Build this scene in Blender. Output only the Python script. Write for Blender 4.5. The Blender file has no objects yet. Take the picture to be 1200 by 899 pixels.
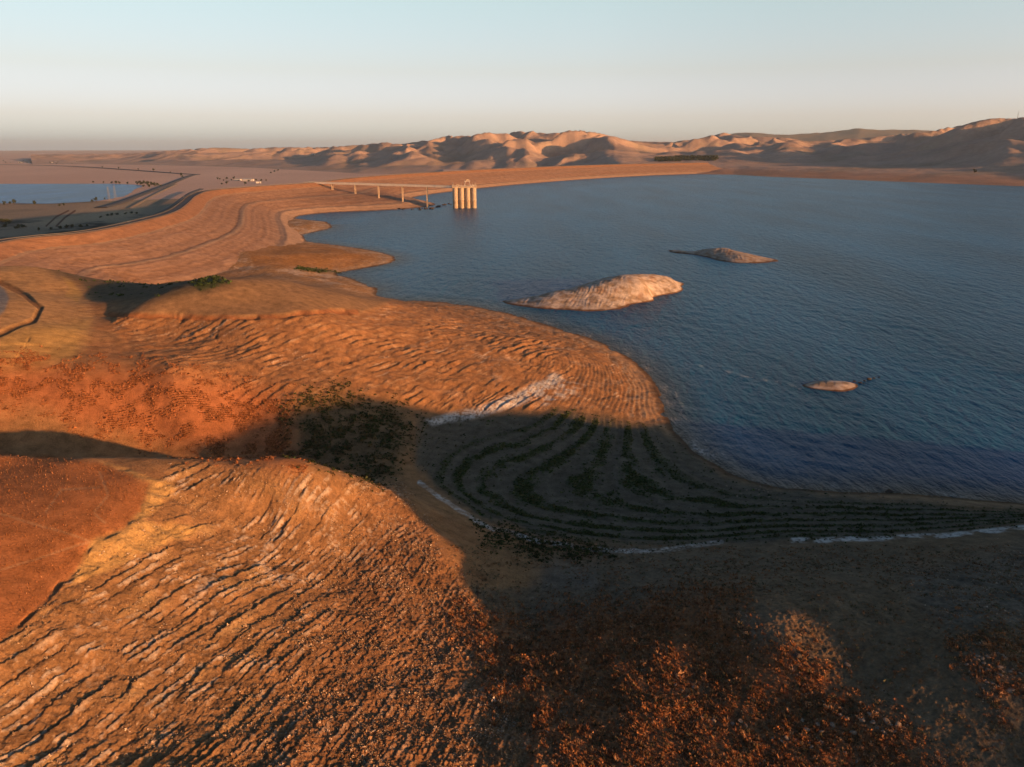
import bpy, math, random
import numpy as np
T0 = __import__('time').perf_counter()
rng = np.random.default_rng(7)
random.seed(7)
R = math.radians
sc = bpy.context.scene
COL = sc.collection

# ------------------------------------------------------------------ camera
CAMZ = 110.0                     # metres above the lake
PITCH = R(17.1)
FPX = 900.0                      # focal length in photo pixels (1200 wide)
CP, SP = math.cos(PITCH), math.sin(PITCH)

def unproj(u, v, z):
    """the point at height z that the photo pixel looks at"""
    xc = (u-600)/FPX; yc = (449.5-v)/FPX
    d = np.array([xc, CP+yc*SP, -SP+yc*CP])
    t = (z-CAMZ)/d[2]
    return np.array([d[0]*t, d[1]*t, z])

def proj(x, y, z):
    zz = z-CAMZ
    f = np.maximum(y*CP-zz*SP, 1e-3)
    up = y*SP+zz*CP
    return 600+FPX*x/f, 449.5-FPX*up/f

# ------------------------------------------------------------------ noise
def _hash(ix, iy, seed):
    h = (ix.astype(np.int64)*374761393 + iy.astype(np.int64)*668265263 + seed*1442695041) & 0xFFFFFFFF
    h = ((h ^ (h >> 13))*1274126177) & 0xFFFFFFFF
    h = ((h ^ (h >> 16))*2246822519) & 0xFFFFFFFF
    return ((h ^ (h >> 15)) & 0xFFFF).astype(np.float32)*(1/65536.0)

_TAB = rng.permutation(4096).astype(np.int32)
_ANG = (rng.random(4096)*2*np.pi).astype(np.float32)
_GX, _GY = np.cos(_ANG), np.sin(_ANG)
def gn(x, y, seed=0):
    """2-D gradient noise, about -1..1"""
    x = np.asarray(x, dtype=np.float64); y = np.asarray(y, dtype=np.float64)
    xf = np.floor(x); yf = np.floor(y)
    fx = (x-xf).astype(np.float32); fy = (y-yf).astype(np.float32)
    ix = xf.astype(np.int32)+seed*57; iy = yf.astype(np.int32)+seed*131
    u = fx*fx*fx*(fx*(fx*6-15)+10); v = fy*fy*fy*(fy*(fy*6-15)+10)
    a0 = _TAB[ix & 4095]; a1 = _TAB[(ix+1) & 4095]
    def g(a, jy, dx, dy):
        k = (a+jy*73) & 4095
        k = _TAB[k]
        return _GX[k]*dx+_GY[k]*dy
    n00 = g(a0, iy, fx, fy); n10 = g(a1, iy, fx-1, fy)
    n01 = g(a0, iy+1, fx, fy-1); n11 = g(a1, iy+1, fx-1, fy-1)
    a = n00+u*(n10-n00); b = n01+u*(n11-n01)
    return (a+v*(b-a))*1.45

def fbm(x, y, seed=0, oct=4, gain=.5):
    s = 0; a = 1.0
    for o in range(oct):
        s = s+a*gn(x*2**o, y*2**o, seed+o*3); a *= gain
    return s

def sstep(a, b, x):
    t = np.clip((x-a)/(b-a), 0, 1); return t*t*(3-2*t)

# ------------------------------------------------------------------ thin plate surface through control points
def tps_fit(P, z, lam=1e-4):
    n = len(P)
    d = np.sqrt(((P[:, None]-P[None])**2).sum(-1))
    K = np.where(d > 0, d*d*np.log(np.maximum(d, 1e-12)), 0)+lam*np.eye(n)
    A = np.zeros((n+3, n+3)); A[:n, :n] = K
    A[:n, n] = 1; A[:n, n+1:] = P; A[n, :n] = 1; A[n+1:, :n] = P.T
    return np.linalg.solve(A, np.concatenate([z, [0, 0, 0]]))
def tps_eval(w, P, Q):
    out = np.empty(len(Q)); n = len(P)
    for i in range(0, len(Q), 20000):
        q = Q[i:i+20000]
        d2 = ((q[:, None, 0]-P[None, :, 0])**2+(q[:, None, 1]-P[None, :, 1])**2)
        K = 0.5*d2*np.log(np.maximum(d2, 1e-20))
        out[i:i+20000] = K@w[:n]+w[n]+q@w[n+1:]
    return out
def dedupe(P, z, eps):
    keep = []
    for i in range(len(P)):
        if all(np.hypot(*(P[i]-P[j])) > eps for j in keep): keep.append(i)
    return P[keep], z[keep]

def AZ(p): return math.atan2(p[0], p[1])
def polar(p):
    return np.array([AZ(p)*1.3, math.log(math.hypot(p[0], p[1]))])

# ------------------------------------------------------------------ sun
SUN_AZ, SUN_EL = R(120), R(7.0)
SUNH = np.array([math.sin(SUN_AZ), math.cos(SUN_AZ)])

# ------------------------------------------------------------------ terrain control data: (u, v, height)
SHORE = [(1420, 606), (1300, 597), (1200, 590), (1130, 584), (1060, 578), (1000, 577), (940, 573), (880, 563), (840, 545), (810, 525), (790, 503),
         (778, 480), (770, 455), (752, 432), (720, 410), (690, 396), (650, 384), (610, 371), (575, 363), (545, 357.5), (510, 353.5), (467, 351.5),
         (437, 345.5), (443, 340), (430, 334.5), (405, 324), (392, 321), (405, 318.5), (437, 312.5), (463, 303.5), (450, 297), (420, 291), (380, 285.5), (345, 280.5),
         (336, 279), (350, 276), (375, 270.5), (387, 264), (380, 259.5), (360, 257.8), (346, 256)]
LAND = [
 # near hill on the left: flat top, scarp, long slope to the right
 (-160, 560, 48), (-60, 560, 46), (0, 545, 44), (60, 540, 43), (120, 552, 42), (165, 568, 41), (100, 620, 43), (0, 650, 44), (-80, 760, 44), (-200, 899, 46),
 (215, 585, 36.5), (205, 630, 35.5), (150, 680, 37), (90, 745, 37.5), (0, 810, 38), (0, 899, 36), (200, 800, 31), (200, 899, 31), (310, 700, 27.5), (310, 610, 29),
 (410, 590, 25), (400, 640, 22), (400, 750, 23), (400, 899, 26.5), (450, 588, 21), (500, 645, 17), (545, 700, 15), (600, 742, 15), (620, 820, 19), (640, 899, 22),
 (700, 775, 18.5), (0, 533, 44.5), (100, 538, 43),
 # cove terraces
 (500, 570, 7.5), (560, 605, 7), (640, 630, 7), (720, 640, 7), (830, 640, 7), (940, 632, 7), (1060, 630, 7), (1200, 618, 7), (1320, 612, 8),
 (640, 560, 3.9), (720, 585, 3.2), (850, 592, 2.6), (1000, 598, 2.8), (700, 520, 3.6), (620, 520, 5.5), (560, 545, 5.5), (760, 520, 1.8),
 (600, 665, 10.5), (700, 690, 13.5), (770, 695, 16.2),
 # right foreground
 (840, 695, 19.2), (900, 740, 22.8), (960, 700, 22), (1000, 665, 13), (1100, 660, 13), (1200, 660, 16), (1150, 715, 24), (1180, 765, 25.5), (1260, 800, 23.8), (1100, 790, 24),
 (1000, 770, 22.3), (950, 830, 21), (850, 800, 19.8), (800, 870, 21.3), (930, 899, 21), (1080, 899, 22), (1250, 899, 23),
 # little valley behind the near hill
 (-100, 455, 36),
 (0, 440, 36), (100, 440, 33.5), (200, 455, 29.5), (350, 470, 21.5), (420, 500, 14), (445, 530, 11), (490, 530, 8.5), (515, 495, 9.5),
 (590, 478, 9), (650, 450, 8), (705, 425, 4),
 # headland slope and the flat top above it
 (60, 410, 38), (150, 412, 34.5), (250, 412, 31.5), (350, 420, 27), (450, 420, 21.5), (550, 420, 15.5), (600, 400, 12), (660, 410, 7), (550, 380, 9), (500, 368, 14),
 (460, 358, 20), (430, 353, 27), (600, 440, 11.5), (500, 460, 15), (700, 470, 4.5), (735, 470, 2.4),
 (130, 371, 37), (200, 374, 37), (290, 374, 37), (350, 369, 36.5), (415, 366, 30),
 (300, 353, 41), (200, 364, 40), (345, 342, 40.5), (400, 349, 33), (300, 333, 45.5), (250, 342, 45.5), (200, 352, 43.5), (165, 362, 41), (345, 335, 43),
 # dark hollow behind it
 (200, 337, 10), (120, 346, 10), (255, 326, 8), (180, 324, 10), (60, 310, 10), (0, 298, 15), (310, 326, 9), (350, 322, 6), (120, 320, 11),
 (330, 316, 8), (300, 312, 9), (240, 305, 9), (160, 300, 11),
 # spits
 (370, 330, 6), (415, 338, 3.6), (425, 340.5, 2), (395, 333, 4.5), (355, 300, 9), (310, 293, 10), (400, 299, 6.5), (440, 302.5, 2.5), (270, 297, 13), (380, 312, 3.5),
 (335, 266, 5), (362, 264.5, 3.6), (320, 274, 5), (375, 264, 1.8), (290, 280, 9), (250, 285, 13),
 # hill with the road on the far left
 (-80, 330, 46), (0, 312, 44), (40, 313, 44), (75, 326, 41), (93, 346, 37.5), (40, 352, 44), (0, 385, 43), (60, 385, 41), (0, 350, 45.5), (105, 368, 38), (-100, 400, 46), (-300, 420, 46),
 # downstream side of the dam
 (0, 272, -30), (100, 262, -31), (170, 252, -33), (-150, 272, -28), (60, 250, -37), (0, 242, -40), (150, 235, -40), (210, 232, -38), (-200, 240, -40), (300, 213, -38), (230, 222, -38),
]
WORLD = [  # out of the frame: metres
 (-120, 40, 46), (-200, 120, 48), (-260, 250, 46), (0, 5, 30), (0, 20, 30), (60, 10, 26), (-40, 20, 38), (20, 40, 26), (120, -20, 28), (160, 40, 24), (-60, -60, 48), (60, -80, 34),
 (0, -200, 55), (-250, -150, 60), (0, -800, 70), (-800, -300, 60), (-900, 300, 10), (-1500, 0, 0), (0, -2500, 90), (-2500, -600, 20), (-2500, 1000, -35), (-1500, 1500, -38),
 (900, -600, 80), (2500, -1500, 120), (2500, 300, -8), (900, 200, -8), (900, 900, -12), (400, 300, -6), (300, 700, -10), (0, 900, -9), (0, 1500, -12), (800, 1800, -15), (2000, 2000, -15),
 (-200, 1400, -9), (-260, 1300, -6), (-800, 2000, -40), (-1500, 2600, -41), (-400, 2600, -40), (200, 3300, -20), (1000, 3000, -15), (-1200, 3400, -41), (-600, 1400, -38),
 (200, 450, -8), (450, 450, -9),
]
# near hill crest and valley behind, heights fitted so the crest shades it
for a_, d_, z_ in ((-41, 252, 22), (-36, 246, 18.5), (-31, 241, 16.5), (-26, 237, 13.5), (-21, 233, 10.8), (-17, 230, 11), (-12.5, 226, 9.8),
                   (-41, 290, 28), (-36, 285, 24.5), (-31, 280, 22), (-26, 275, 18.5), (-21, 268, 15.5), (-17, 262, 14), (-12, 255, 12.5),
                   (-27, 186, 40.3), (-22, 184, 36.8), (-17.5, 183, 36), (-14, 182, 30), (-11.5, 186, 25.2), (-9.8, 191, 20.5), (-27, 211, 29), (-21, 210, 25), (-16, 207, 21), (-33, 214, 30)):
    WORLD.append((d_*math.sin(R(a_)), d_*math.cos(R(a_)), z_))
PTS, ZS = [], []
def ctl(p):
    PTS.append(polar(p)); ZS.append(p[2])
shore_w = [unproj(u, v, 0.0) for u, v in SHORE]
for p in shore_w: ctl(p)
for i in range(1, len(shore_w)-1):                      # a beach on one side, deepening water on the other
    a, b = shore_w[i-1][:2], shore_w[i+1][:2]
    t = (b-a)/np.linalg.norm(b-a); n = np.array([t[1], -t[0]])      # to the right of travel = water
    d = np.hypot(*shore_w[i][:2]); s = d*0.02
    pw = shore_w[i][:2]+n*s
    ctl(np.array([pw[0], pw[1], -0.06*s-0.4]))
for u, v, z in LAND: ctl(unproj(u, v, z))
for x, y, z in WORLD: ctl(np.array([x, y, z]))
for s in (-1, 1):                                       # same heights at both ends of the sweep behind the camera
    for d, z in ((5, 30), (60, 40), (300, 56), (1200, 75), (3500, 90)):
        PTS.append(np.array([s*math.pi*1.3, math.log(d)])); ZS.append(z)
P_, Z_ = dedupe(np.array(PTS), np.array(ZS), 0.012)
W_ = tps_fit(P_, Z_, 2e-4)

# ------------------------------------------------------------------ polar grid of the ground sheet
def axis_az():
    a = list(np.arange(-180, -60, 3.0))+list(np.arange(-60, -41, .5))+list(np.arange(-41, 44, .062))+list(np.arange(44, 80, .3))+list(np.arange(80, 180.01, 2.5))
    a[-1] = 180
    return np.radians(np.array(a))
def axis_d():
    d = [3.0]
    while d[-1] < 45000:
        x = d[-1]
        h = 70 if x < 200 else 95
        st = (x*x+h*h)/(h*768)*0.66
        cap = .0052 if x < 2600 else .03
        st = min(st, cap*x) if x > 120 else st
        if x < 60: st = max(st, .8)
        d.append(x+st)
    return np.array(d)
az = axis_az(); dd = axis_d()
NA, ND = len(az), len(dd)
# coarse evaluation, then smooth interpolation
ca = np.linspace(-math.pi, math.pi, 900); cl = np.linspace(math.log(3.0), math.log(6000), 420)
QA, QL = np.meshgrid(ca*1.3, cl)
ZC = tps_eval(W_, P_, np.stack([QA.ravel(), QL.ravel()], 1)).reshape(QA.shape)

def cubic(x0, dx, n, q):
    t = np.clip((q-x0)/dx, 0, n-1.0001); i = np.floor(t).astype(int); f = t-i
    idx = [np.clip(i+k, 0, n-1) for k in (-1, 0, 1, 2)]
    w = [-.5*f+f*f-.5*f**3, 1-2.5*f*f+1.5*f**3, .5*f+2*f*f-1.5*f**3, -.5*f*f+.5*f**3]
    return idx, w
ia, wa = cubic(ca[0], ca[1]-ca[0], len(ca), az)
il, wl = cubic(cl[0], cl[1]-cl[0], len(cl), np.log(np.minimum(dd, 5999)))
ZA = sum(ZC[:, ia[k]]*wa[k][None, :] for k in range(4))
ZG = sum(ZA[il[k], :]*wl[k][:, None] for k in range(4))
X = dd[:, None]*np.sin(az)[None, :]; Y = dd[:, None]*np.cos(az)[None, :]
D = np.repeat(dd[:, None], NA, 1)
A2 = np.repeat(az[None, :], ND, 0)
far = np.where(A2 < R(-5), -41.0, -18.0)
far = far+(gn(X/2500, Y/2500, 5)*3)
k = sstep(2300, 3300, D); ZG = ZG*(1-k)+far*k

# ---- the hill to the right, outside the frame on the sun side; its outline is fitted to throw the shade over the cove
S_ = X*SUNH[0]+Y*SUNH[1]; T_ = -X*SUNH[1]+Y*SUNH[0]
HT = [(-100, 34), (60, 38), (88, 40), (98, 42), (104, 44), (109, 46), (118, 46.5), (130, 47.5), (142, 50), (147, 53.5), (150, 61), (153, 65.5), (160, 66.5), (170, 67.5), (186, 69.7), (215, 66.5), (232, 56.3), (263, 47.6), (274, 35.3), (300, 22), (340, 2), (380, -10)]
HS0 = 205.0
ht = np.interp(T_, [a for a, b in HT], [b for a, b in HT])+gn(X/40, Y/40, 3)*1.0
q = np.where(S_ < HS0, (S_-48)/(HS0-48), 1-(S_-HS0)/420)
hb = np.minimum(ht-.5, 22)
hz = np.where(S_ < HS0, hb+(ht-hb)*np.clip(q, 0, 1)**.85, ht*np.clip(q, 0, 1))
use = (S_ > 40) & (T_ > -60)
kk = sstep(40, 90, S_)*sstep(-60, 40, T_)
ZG = np.where(use & (hz > ZG), ZG+(hz-ZG)*kk, ZG)

# ------------------------------------------------------------------ zones of the ground (patches of soil, rock and plants; the hollow follows its shade)
U, V = proj(X, Y, ZG)
NEAR = (D < 2600) & (np.abs(A2) < R(47)) & (D > 20)
ri, ci = np.where(NEAR)
r1, c0, c1 = ri.max()+1, ci.min(), ci.max()+1
win = (slice(0, r1), slice(c0, c1))
x, y, z, u, v, d = (a[win] for a in (X, Y, ZG, U, V, D))
ang = np.maximum(d, 40)/220.0                     # patch-edge noise grows with distance
wu = (gn(x/(9*ang), y/(9*ang), 11)*9+gn(x/(2.5*ang), y/(2.5*ang), 12)*4)
wv = (gn(x/(9*ang), y/(9*ang), 14)*5+gn(x/(2.5*ang), y/(2.5*ang), 15)*2.5)
uw, vw = u+wu, v+wv

def zone(poly, feather, warp=1.0, uu=None, vv=None):
    P = np.array(poly, float)
    m = feather*1.5+14
    uu = (u+wu*warp); vv = (v+wv*warp)
    box = (uu > P[:, 0].min()-m) & (uu < P[:, 0].max()+m) & (vv > P[:, 1].min()-m) & (vv < P[:, 1].max()+m)
    out = np.zeros(u.shape, np.float32)
    a, b = uu[box], vv[box]
    if len(a) == 0: return out
    best = np.full(a.shape, 1e9); ins = np.zeros(a.shape, bool)
    for i in range(len(P)):
        x1, y1 = P[i]; x2, y2 = P[(i+1) % len(P)]
        ex, ey = x2-x1, y2-y1; L = ex*ex+ey*ey+1e-9
        t = np.clip(((a-x1)*ex+(b-y1)*ey)/L, 0, 1)
        best = np.minimum(best, (a-x1-t*ex)**2+(b-y1-t*ey)**2)
        if y1 != y2:
            ins ^= ((y1 > b) != (y2 > b)) & (a < (x2-x1)*(b-y1)/(y2-y1)+x1)
    sd = np.sqrt(best)*np.where(ins, 1, -1)
    out[box] = sstep(-feather, feather, sd)
    return out
def line(poly, w, warp=1.0, taper=True):
    P = np.array(poly, float)
    uu = (u+wu*warp); vv = (v+wv*warp)
    m = w*3+10
    box = (uu > P[:, 0].min()-m) & (uu < P[:, 0].max()+m) & (vv > P[:, 1].min()-m) & (vv < P[:, 1].max()+m)
    out = np.zeros(u.shape, np.float32)
    a, b = uu[box], vv[box]
    best = np.full(a.shape, 1e9)
    for i in range(len(P)-1):
        x1, y1 = P[i]; ex, ey = P[i+1]-P[i]; L = ex*ex+ey*ey+1e-9
        t = np.clip(((a-x1)*ex+(b-y1)*ey)/L, 0, 1)
        best = np.minimum(best, (a-x1-t*ex)**2+(b-y1-t*ey)**2)
    out[box] = 1-sstep(w*.4, w, np.sqrt(best))
    return out

near_plateau = zone([(-900, 540), (0, 533), (120, 542), (178, 566), (165, 598), (150, 618), (108, 634), (98, 662), (60, 700), (10, 742), (-300, 1000), (-900, 1000)], 5, .6)
near_slope = zone([(200, 545), (350, 552), (470, 566), (500, 610), (545, 690), (600, 745), (640, 830), (650, 1100), (-500, 1100), (10, 742), (98, 662), (150, 618), (175, 590)], 10, .6)*(1-near_plateau)
scarp = zone([(120, 540), (205, 570), (185, 597), (168, 612), (240, 622), (175, 645), (120, 672), (85, 690), (92, 655), (112, 628), (150, 612), (172, 585), (160, 566)], 4, .5)*(1-near_plateau*.9)
head = zone([(130, 369), (290, 374), (420, 366), (465, 350), (545, 357), (650, 384), (720, 409), (775, 455), (780, 500), (700, 480), (520, 480), (420, 462), (300, 480), (200, 440), (140, 400)], 6, .5)
flat_b = zone([(128, 368), (200, 372), (290, 373), (350, 367), (425, 366), (470, 350), (340, 320), (250, 330), (130, 360)], 2.5, .35)
brush_strip = zone([(0, 425), (150, 432), (330, 462), (350, 545), (230, 530), (100, 495), (0, 470), (-200, 440)], 22, 1.2)
dark_veg = zone([(338, 478), (365, 466), (400, 468), (455, 482), (490, 500), (485, 530), (440, 556), (400, 552), (350, 530)], 26, 2.2)
cove = zone([(495, 490), (650, 482), (770, 500), (850, 560), (980, 580), (1210, 600), (1210, 615), (1000, 634), (800, 642), (640, 632), (540, 596), (490, 545)], 8, .8)
brush_f = zone([(540, 720), (620, 735), (760, 705), (870, 700), (880, 740), (960, 790), (1040, 840), (1120, 920), (700, 1100), (560, 1100), (640, 900)], 30, 1.4)
brush_k = zone([(1110, 745), (1230, 740), (1400, 900), (1230, 860), (1140, 830)], 16, 1.3)
bare_f = zone([(845, 712), (900, 702), (950, 715), (925, 755), (890, 765)], 14, .9)
grey_r = zone([(1060, 665), (1230, 630), (1260, 740), (1110, 740), (1070, 710)], 18, 1.0)
grey_m = zone([(640, 660), (900, 645), (1060, 650), (1080, 690), (840, 668), (720, 720), (600, 735)], 22, 1.2)
hill_a = zone([(-400, 300), (60, 306), (100, 340), (110, 375), (95, 410), (60, 440), (-400, 450)], 10, .6)
yellow_a = np.maximum(zone([(0, 395), (60, 380), (105, 375), (95, 415), (40, 445), (-200, 450), (-200, 400)], 10, .9), zone([(74, 322), (84, 326), (97, 345), (92, 352), (78, 345), (84, 338)], 2, .4))
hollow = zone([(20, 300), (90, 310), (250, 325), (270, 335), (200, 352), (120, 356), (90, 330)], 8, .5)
hollow_green = zone([(222, 333), (250, 326), (268, 334), (235, 342)], 3, .5)+zone([(350, 312), (380, 316), (400, 321), (375, 320), (345, 316)], 1.6, .2)
spits = zone([(240, 250), (400, 252), (475, 303), (450, 350), (340, 326), (230, 315), (215, 295)], 6, .4)
spit_flat = zone([(308, 283), (370, 287), (440, 300), (400, 316), (300, 312), (290, 295)], 3, .3)
down = zone([(-400, 200), (260, 200), (190, 262), (0, 288), (-400, 330)], 4, .3)*(A2[win] < R(-17))*(d > 620)
white_patch = zone([(500, 492), (560, 478), (600, 462), (652, 437), (664, 446), (630, 466), (600, 478), (548, 492), (508, 498)], 3.2, .35)
white_patch2 = zone([(632, 470), (665, 449), (683, 452), (668, 468), (640, 476)], 3, .5)*.7
wline = line([(493, 566), (510, 578), (540, 600), (580, 620), (640, 636), (700, 645), (770, 646), (845, 636)], 3.6, .25)
wline2 = line([(930, 634), (1050, 630), (1090, 628), (1130, 625), (1160, 622), (1210, 618)], 4.0, .3)
wl_n = sstep(-.35, .5, gn(x/7, y/7, 61)+.5*gn(x/2, y/2, 62))
road_a = line([(-40, 392), (-20, 380), (0, 362), (4, 350), (0, 342), (-14, 330), (-40, 322)], 9, 0)
trail_a = line([(0, 330), (28, 345), (48, 360), (40, 376), (0, 392)], 4, .15)
trails = np.maximum.reduce([line([(0, 602), (60, 620), (105, 634)], 2, .3), line([(55, 600), (72, 575), (118, 570)], 2, .3), line([(118, 552), (128, 580), (112, 600), (125, 612)], 2, .3), line([(0, 668), (60, 650), (110, 634)], 1.8, .3)])

# ------------------------------------------------------------------ relief
res = np.maximum(d*.0014, .05)
def att(w): return sstep(.9, 2.6, w/res)           # leave out what the mesh cannot carry
def strata(A, wid, amp, seed, kz=.35, L=30., wob=1.0):
    a = R(A)
    wx = x+gn(x/25, y/25, seed+1)*wob; wy = y
    c = wx*math.cos(a)-wy*math.sin(a)+kz*z
    l = wx*math.sin(a)+wy*math.cos(a)
    ph = c/wid+gn(c/(wid*8), l/(L*4), seed+2)*.8+gn(l/6.0, c/(wid*2.0), seed+3)*.08+gn(l/.9, c/(wid*.6), seed+5)*.07
    f = ph-np.floor(ph); idk = np.floor(ph)
    h = np.where(f < .16, f/.16, 1-(f-.16)/.84)     # steep on the side away from the sun
    am = np.clip(gn(idk*7.31+.5, l/(L*.5), seed+4)*1.9+.35+.7*gn(c/2.0, l/3.5, seed+6), 0, 1.6)
    return (h-.4)*amp*am*att(wid*.5), h*am
rough = (fbm(x/11, y/11, 21, 2)*.45*att(8)+fbm(x/3.2, y/3.2, 23, 2)*.17*att(2.4)+gn(x/.9, y/.9, 25)*.085*att(.8)+gn(x/.42, y/.42, 26)*.05*att(.4))
roughr = ((1-np.abs(gn(x/2.0, y/2.0, 27)))*.2+np.clip(gn(x/.8, y/.8, 28)-.1, 0, 1)*.32+np.clip(gn(x/.38, y/.38, 29)-.05, 0, 1)*.17)*att(.7)
sN1, hN1 = strata(13, 2.7, .46, 31, .15, 30)
sN2, hN2 = strata(14, 1.15, .25, 36, .15, 14)
sN3, hN3 = strata(12, .55, .12, 41, .15, 6)
sH1, hH1 = strata(25, 3.8, .8, 46, .0, 40)
sH2, hH2 = strata(26, 1.7, .45, 51, .0, 22)
lower = sstep(480, 620, u*.8+v*.35)                # towards the channel the beds break into gravel
bed = near_slope*(1-.75*lower)
relief = rough*(.35+.9*near_slope+.8*head+.45*brush_f)*(1-.75*near_plateau)*(1-.6*cove)*(1-.6*flat_b)
relief = relief+bed*(sN1+sN2+sN3)+near_slope*(lower*.4*sN2+roughr*(.55+.6*lower)+lower*.6*sN3)
relief = relief+head*(1-flat_b)*sstep(1.5, 7, z)*(1-.8*sstep(610, 700, u))*(sH1+sH2)*sstep(-.6, .4, gn(x/45, y/45, 48))
relief = relief+spits*(1-spit_flat)*(sH1*.7+rough*.4)+grey_r*(strata(-38, 4.2, .7, 71, .2, 25)[0]+sN3)
# old water lines: small terraces that follow the height
tz = z/.36+gn(x/30, y/30, 81)*.9+gn(x/6, y/6, 82)*.12
tf = tz-np.floor(tz)
terr_amp = (sstep(.2, .8, z)*(1-sstep(9, 14, z))*np.maximum(cove, head*.9)+.35*spits*sstep(.3, 1, z))*att(1.4)
relief = relief+(np.where(tf < .3, tf/.3, 1)-tf)*(.13+.12*sstep(600, 700, u)*(v < 520))*terr_amp
# gullies and the broken lip of the old full-water line
n_g = gn(x/5, y/5, 99)
gul = np.maximum.reduce([line(p, w*.8, .9) for p, w in (([(218, 374), (214, 384), (228, 398)], 3.2), ([(258, 376), (250, 398), (262, 410)], 2.6), ([(505, 378), (510, 392), (530, 402)], 2.2),
      ([(36, 400), (22, 424), (18, 432)], 2.5), ([(640, 900), (676, 800), (690, 770), (675, 735)], 6), ([(846, 880), (872, 820), (884, 790), (850, 735), (832, 700)], 7))])
relief = relief+sstep(640, 700, v)*(u > 560)*(1-near_slope)*(1-cove)*(roughr*.7+rough*.35)
relief = relief-gul*(.12+.0007*d)*sstep(-.5, .4, n_g)
lip = line([(128, 369), (200, 373), (290, 374), (350, 368), (420, 366)], 3.2, .5)
relief = relief-lip*sstep(-.2, .5, gn(x/9, y/9, 91))*1.2+flat_b*0.6
relief = relief+scarp*(gn(x/3, y/3, 95)*.5)-line([(178, 570), (160, 612), (108, 637), (95, 665), (8, 745)], 5, .8)*.35*sstep(-.2, .5, n_g)
relief = relief+np.where((z < 0), -relief*.7, 0)
relief = relief-trail_a*.8-trails*.04
relief = relief*NEAR[win]
mid = NEAR[win] & (d > 330)
relief = relief+np.where(mid, gn(x/28, y/28, 97)*.8*sstep(1, 5, z)*(1-down), 0)
base_z = z.copy()
ZG[win] = z+relief.astype(np.float32)
slope_lo = relief

# ------------------------------------------------------------------ soil colours (albedo, with shade painted into cove, hollow and lower right)
def C(r, g, b): return np.array([r, g, b], np.float32)
col = np.empty(X.shape+(3,), np.float32)
pl = fbm(X/900, Y/1400, 101, 4)
fld = gn(X/500, Y/2200, 102)
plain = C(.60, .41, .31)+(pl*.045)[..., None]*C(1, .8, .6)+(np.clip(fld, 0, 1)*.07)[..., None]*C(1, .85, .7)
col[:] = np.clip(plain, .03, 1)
w_ = col[win]
def mixc(m, c, base=None):
    global w_
    m = np.clip(m, 0, 1)[..., None]
    w_ = w_*(1-m)+m*c
n30 = fbm(x/30, y/30, 111, 3); n6 = fbm(x/6, y/6, 114, 3); n1 = fbm(x/1.1, y/1.1, 117, 2)*att(.9)
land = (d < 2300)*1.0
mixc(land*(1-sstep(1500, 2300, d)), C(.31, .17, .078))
mixc(sstep(-.2, .8, n30+.4*n6)*.6*(d < 900), C(.35, .165, .07))
mixc(near_slope, C(.295, .16, .072))
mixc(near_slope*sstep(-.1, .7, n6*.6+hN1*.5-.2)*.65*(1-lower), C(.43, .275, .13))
mixc(near_slope*lower*.75, C(.25, .122, .058))
mixc(near_slope*sstep(.25, .9, gn(x/5, y/9, 121)+.6*n1)*.75*zone([(250, 640), (330, 600), (470, 580), (470, 640), (380, 700), (200, 740), (60, 830), (0, 800), (200, 700)], 40, 1), C(.55, .43, .32))
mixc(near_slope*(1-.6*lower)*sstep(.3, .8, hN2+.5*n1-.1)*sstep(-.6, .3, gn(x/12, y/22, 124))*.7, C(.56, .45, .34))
sp1 = gn(x/.34, y/.34, 181)*att(.34); sp2 = gn(x/.75, y/.75, 182)*att(.75)
mixc((near_slope+.5*scarp)*sstep(.3, .75, sp1+.4*sp2)*.55, C(.52, .37, .24)); mixc(near_slope*sstep(.3, .8, -sp1-.5*sp2)*.6, C(.14, .075, .04))
mixc(near_slope*sstep(.35, .9, -n1-.3*n6)*.6, C(.13, .075, .042))
mixc(near_plateau, C(.37, .15, .058)); mixc(near_plateau*sstep(-.3, .8, n6+.5*n1)*.5, C(.30, .13, .055))
mixc(near_plateau*trails*.55, C(.42, .25, .13))
mixc(scarp*.9, C(.48, .30, .115))
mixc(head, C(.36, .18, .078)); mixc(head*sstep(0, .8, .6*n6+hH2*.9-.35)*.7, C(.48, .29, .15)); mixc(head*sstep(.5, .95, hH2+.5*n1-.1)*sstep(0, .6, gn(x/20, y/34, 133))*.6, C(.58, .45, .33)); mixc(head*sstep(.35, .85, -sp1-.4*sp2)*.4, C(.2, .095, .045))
mixc(head*sstep(.3, .9, gn(x/14, y/14, 131)+.5*n1)*.5*sstep(430, 640, u), C(.52, .38, .27))
mixc(head*sstep(0, .8, -n6)*.35, C(.24, .105, .045))
mixc(flat_b, C(.275, .165, .085)); mixc(flat_b*sstep(.1, .9, n1+.5*n6)*.6, C(.20, .115, .06))
mixc(lip*.6, C(.26, .09, .035)); mixc(gul*.3*sstep(-.3, .4, n_g), C(.17, .085, .045))
mixc(hill_a, C(.40, .235, .105)); mixc(yellow_a*.85, C(.46, .28, .095)); mixc(trail_a*.7, C(.16, .08, .04))
mixc(road_a, C(.20, .19, .185))
mixc(brush_strip*.85, C(.36, .135, .058)); mixc(brush_strip*sstep(.0, .7, n6+.7*n1)*.5, C(.22, .10, .045))
mixc(spits, C(.36, .20, .09)); mixc(spits*sstep(-.2, .5, gn(x/22, y/22, 141)+.5*n6+.5*hH2-.2)*.8, C(.52, .38, .27)); mixc(spit_flat*.8, C(.36, .165, .05))
mixc(hollow*.85, C(.10, .08, .05)); mixc(hollow_green*.9, C(.05, .065, .025))  # hollow tone deepened to paint in shade the hill does not cast
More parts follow.
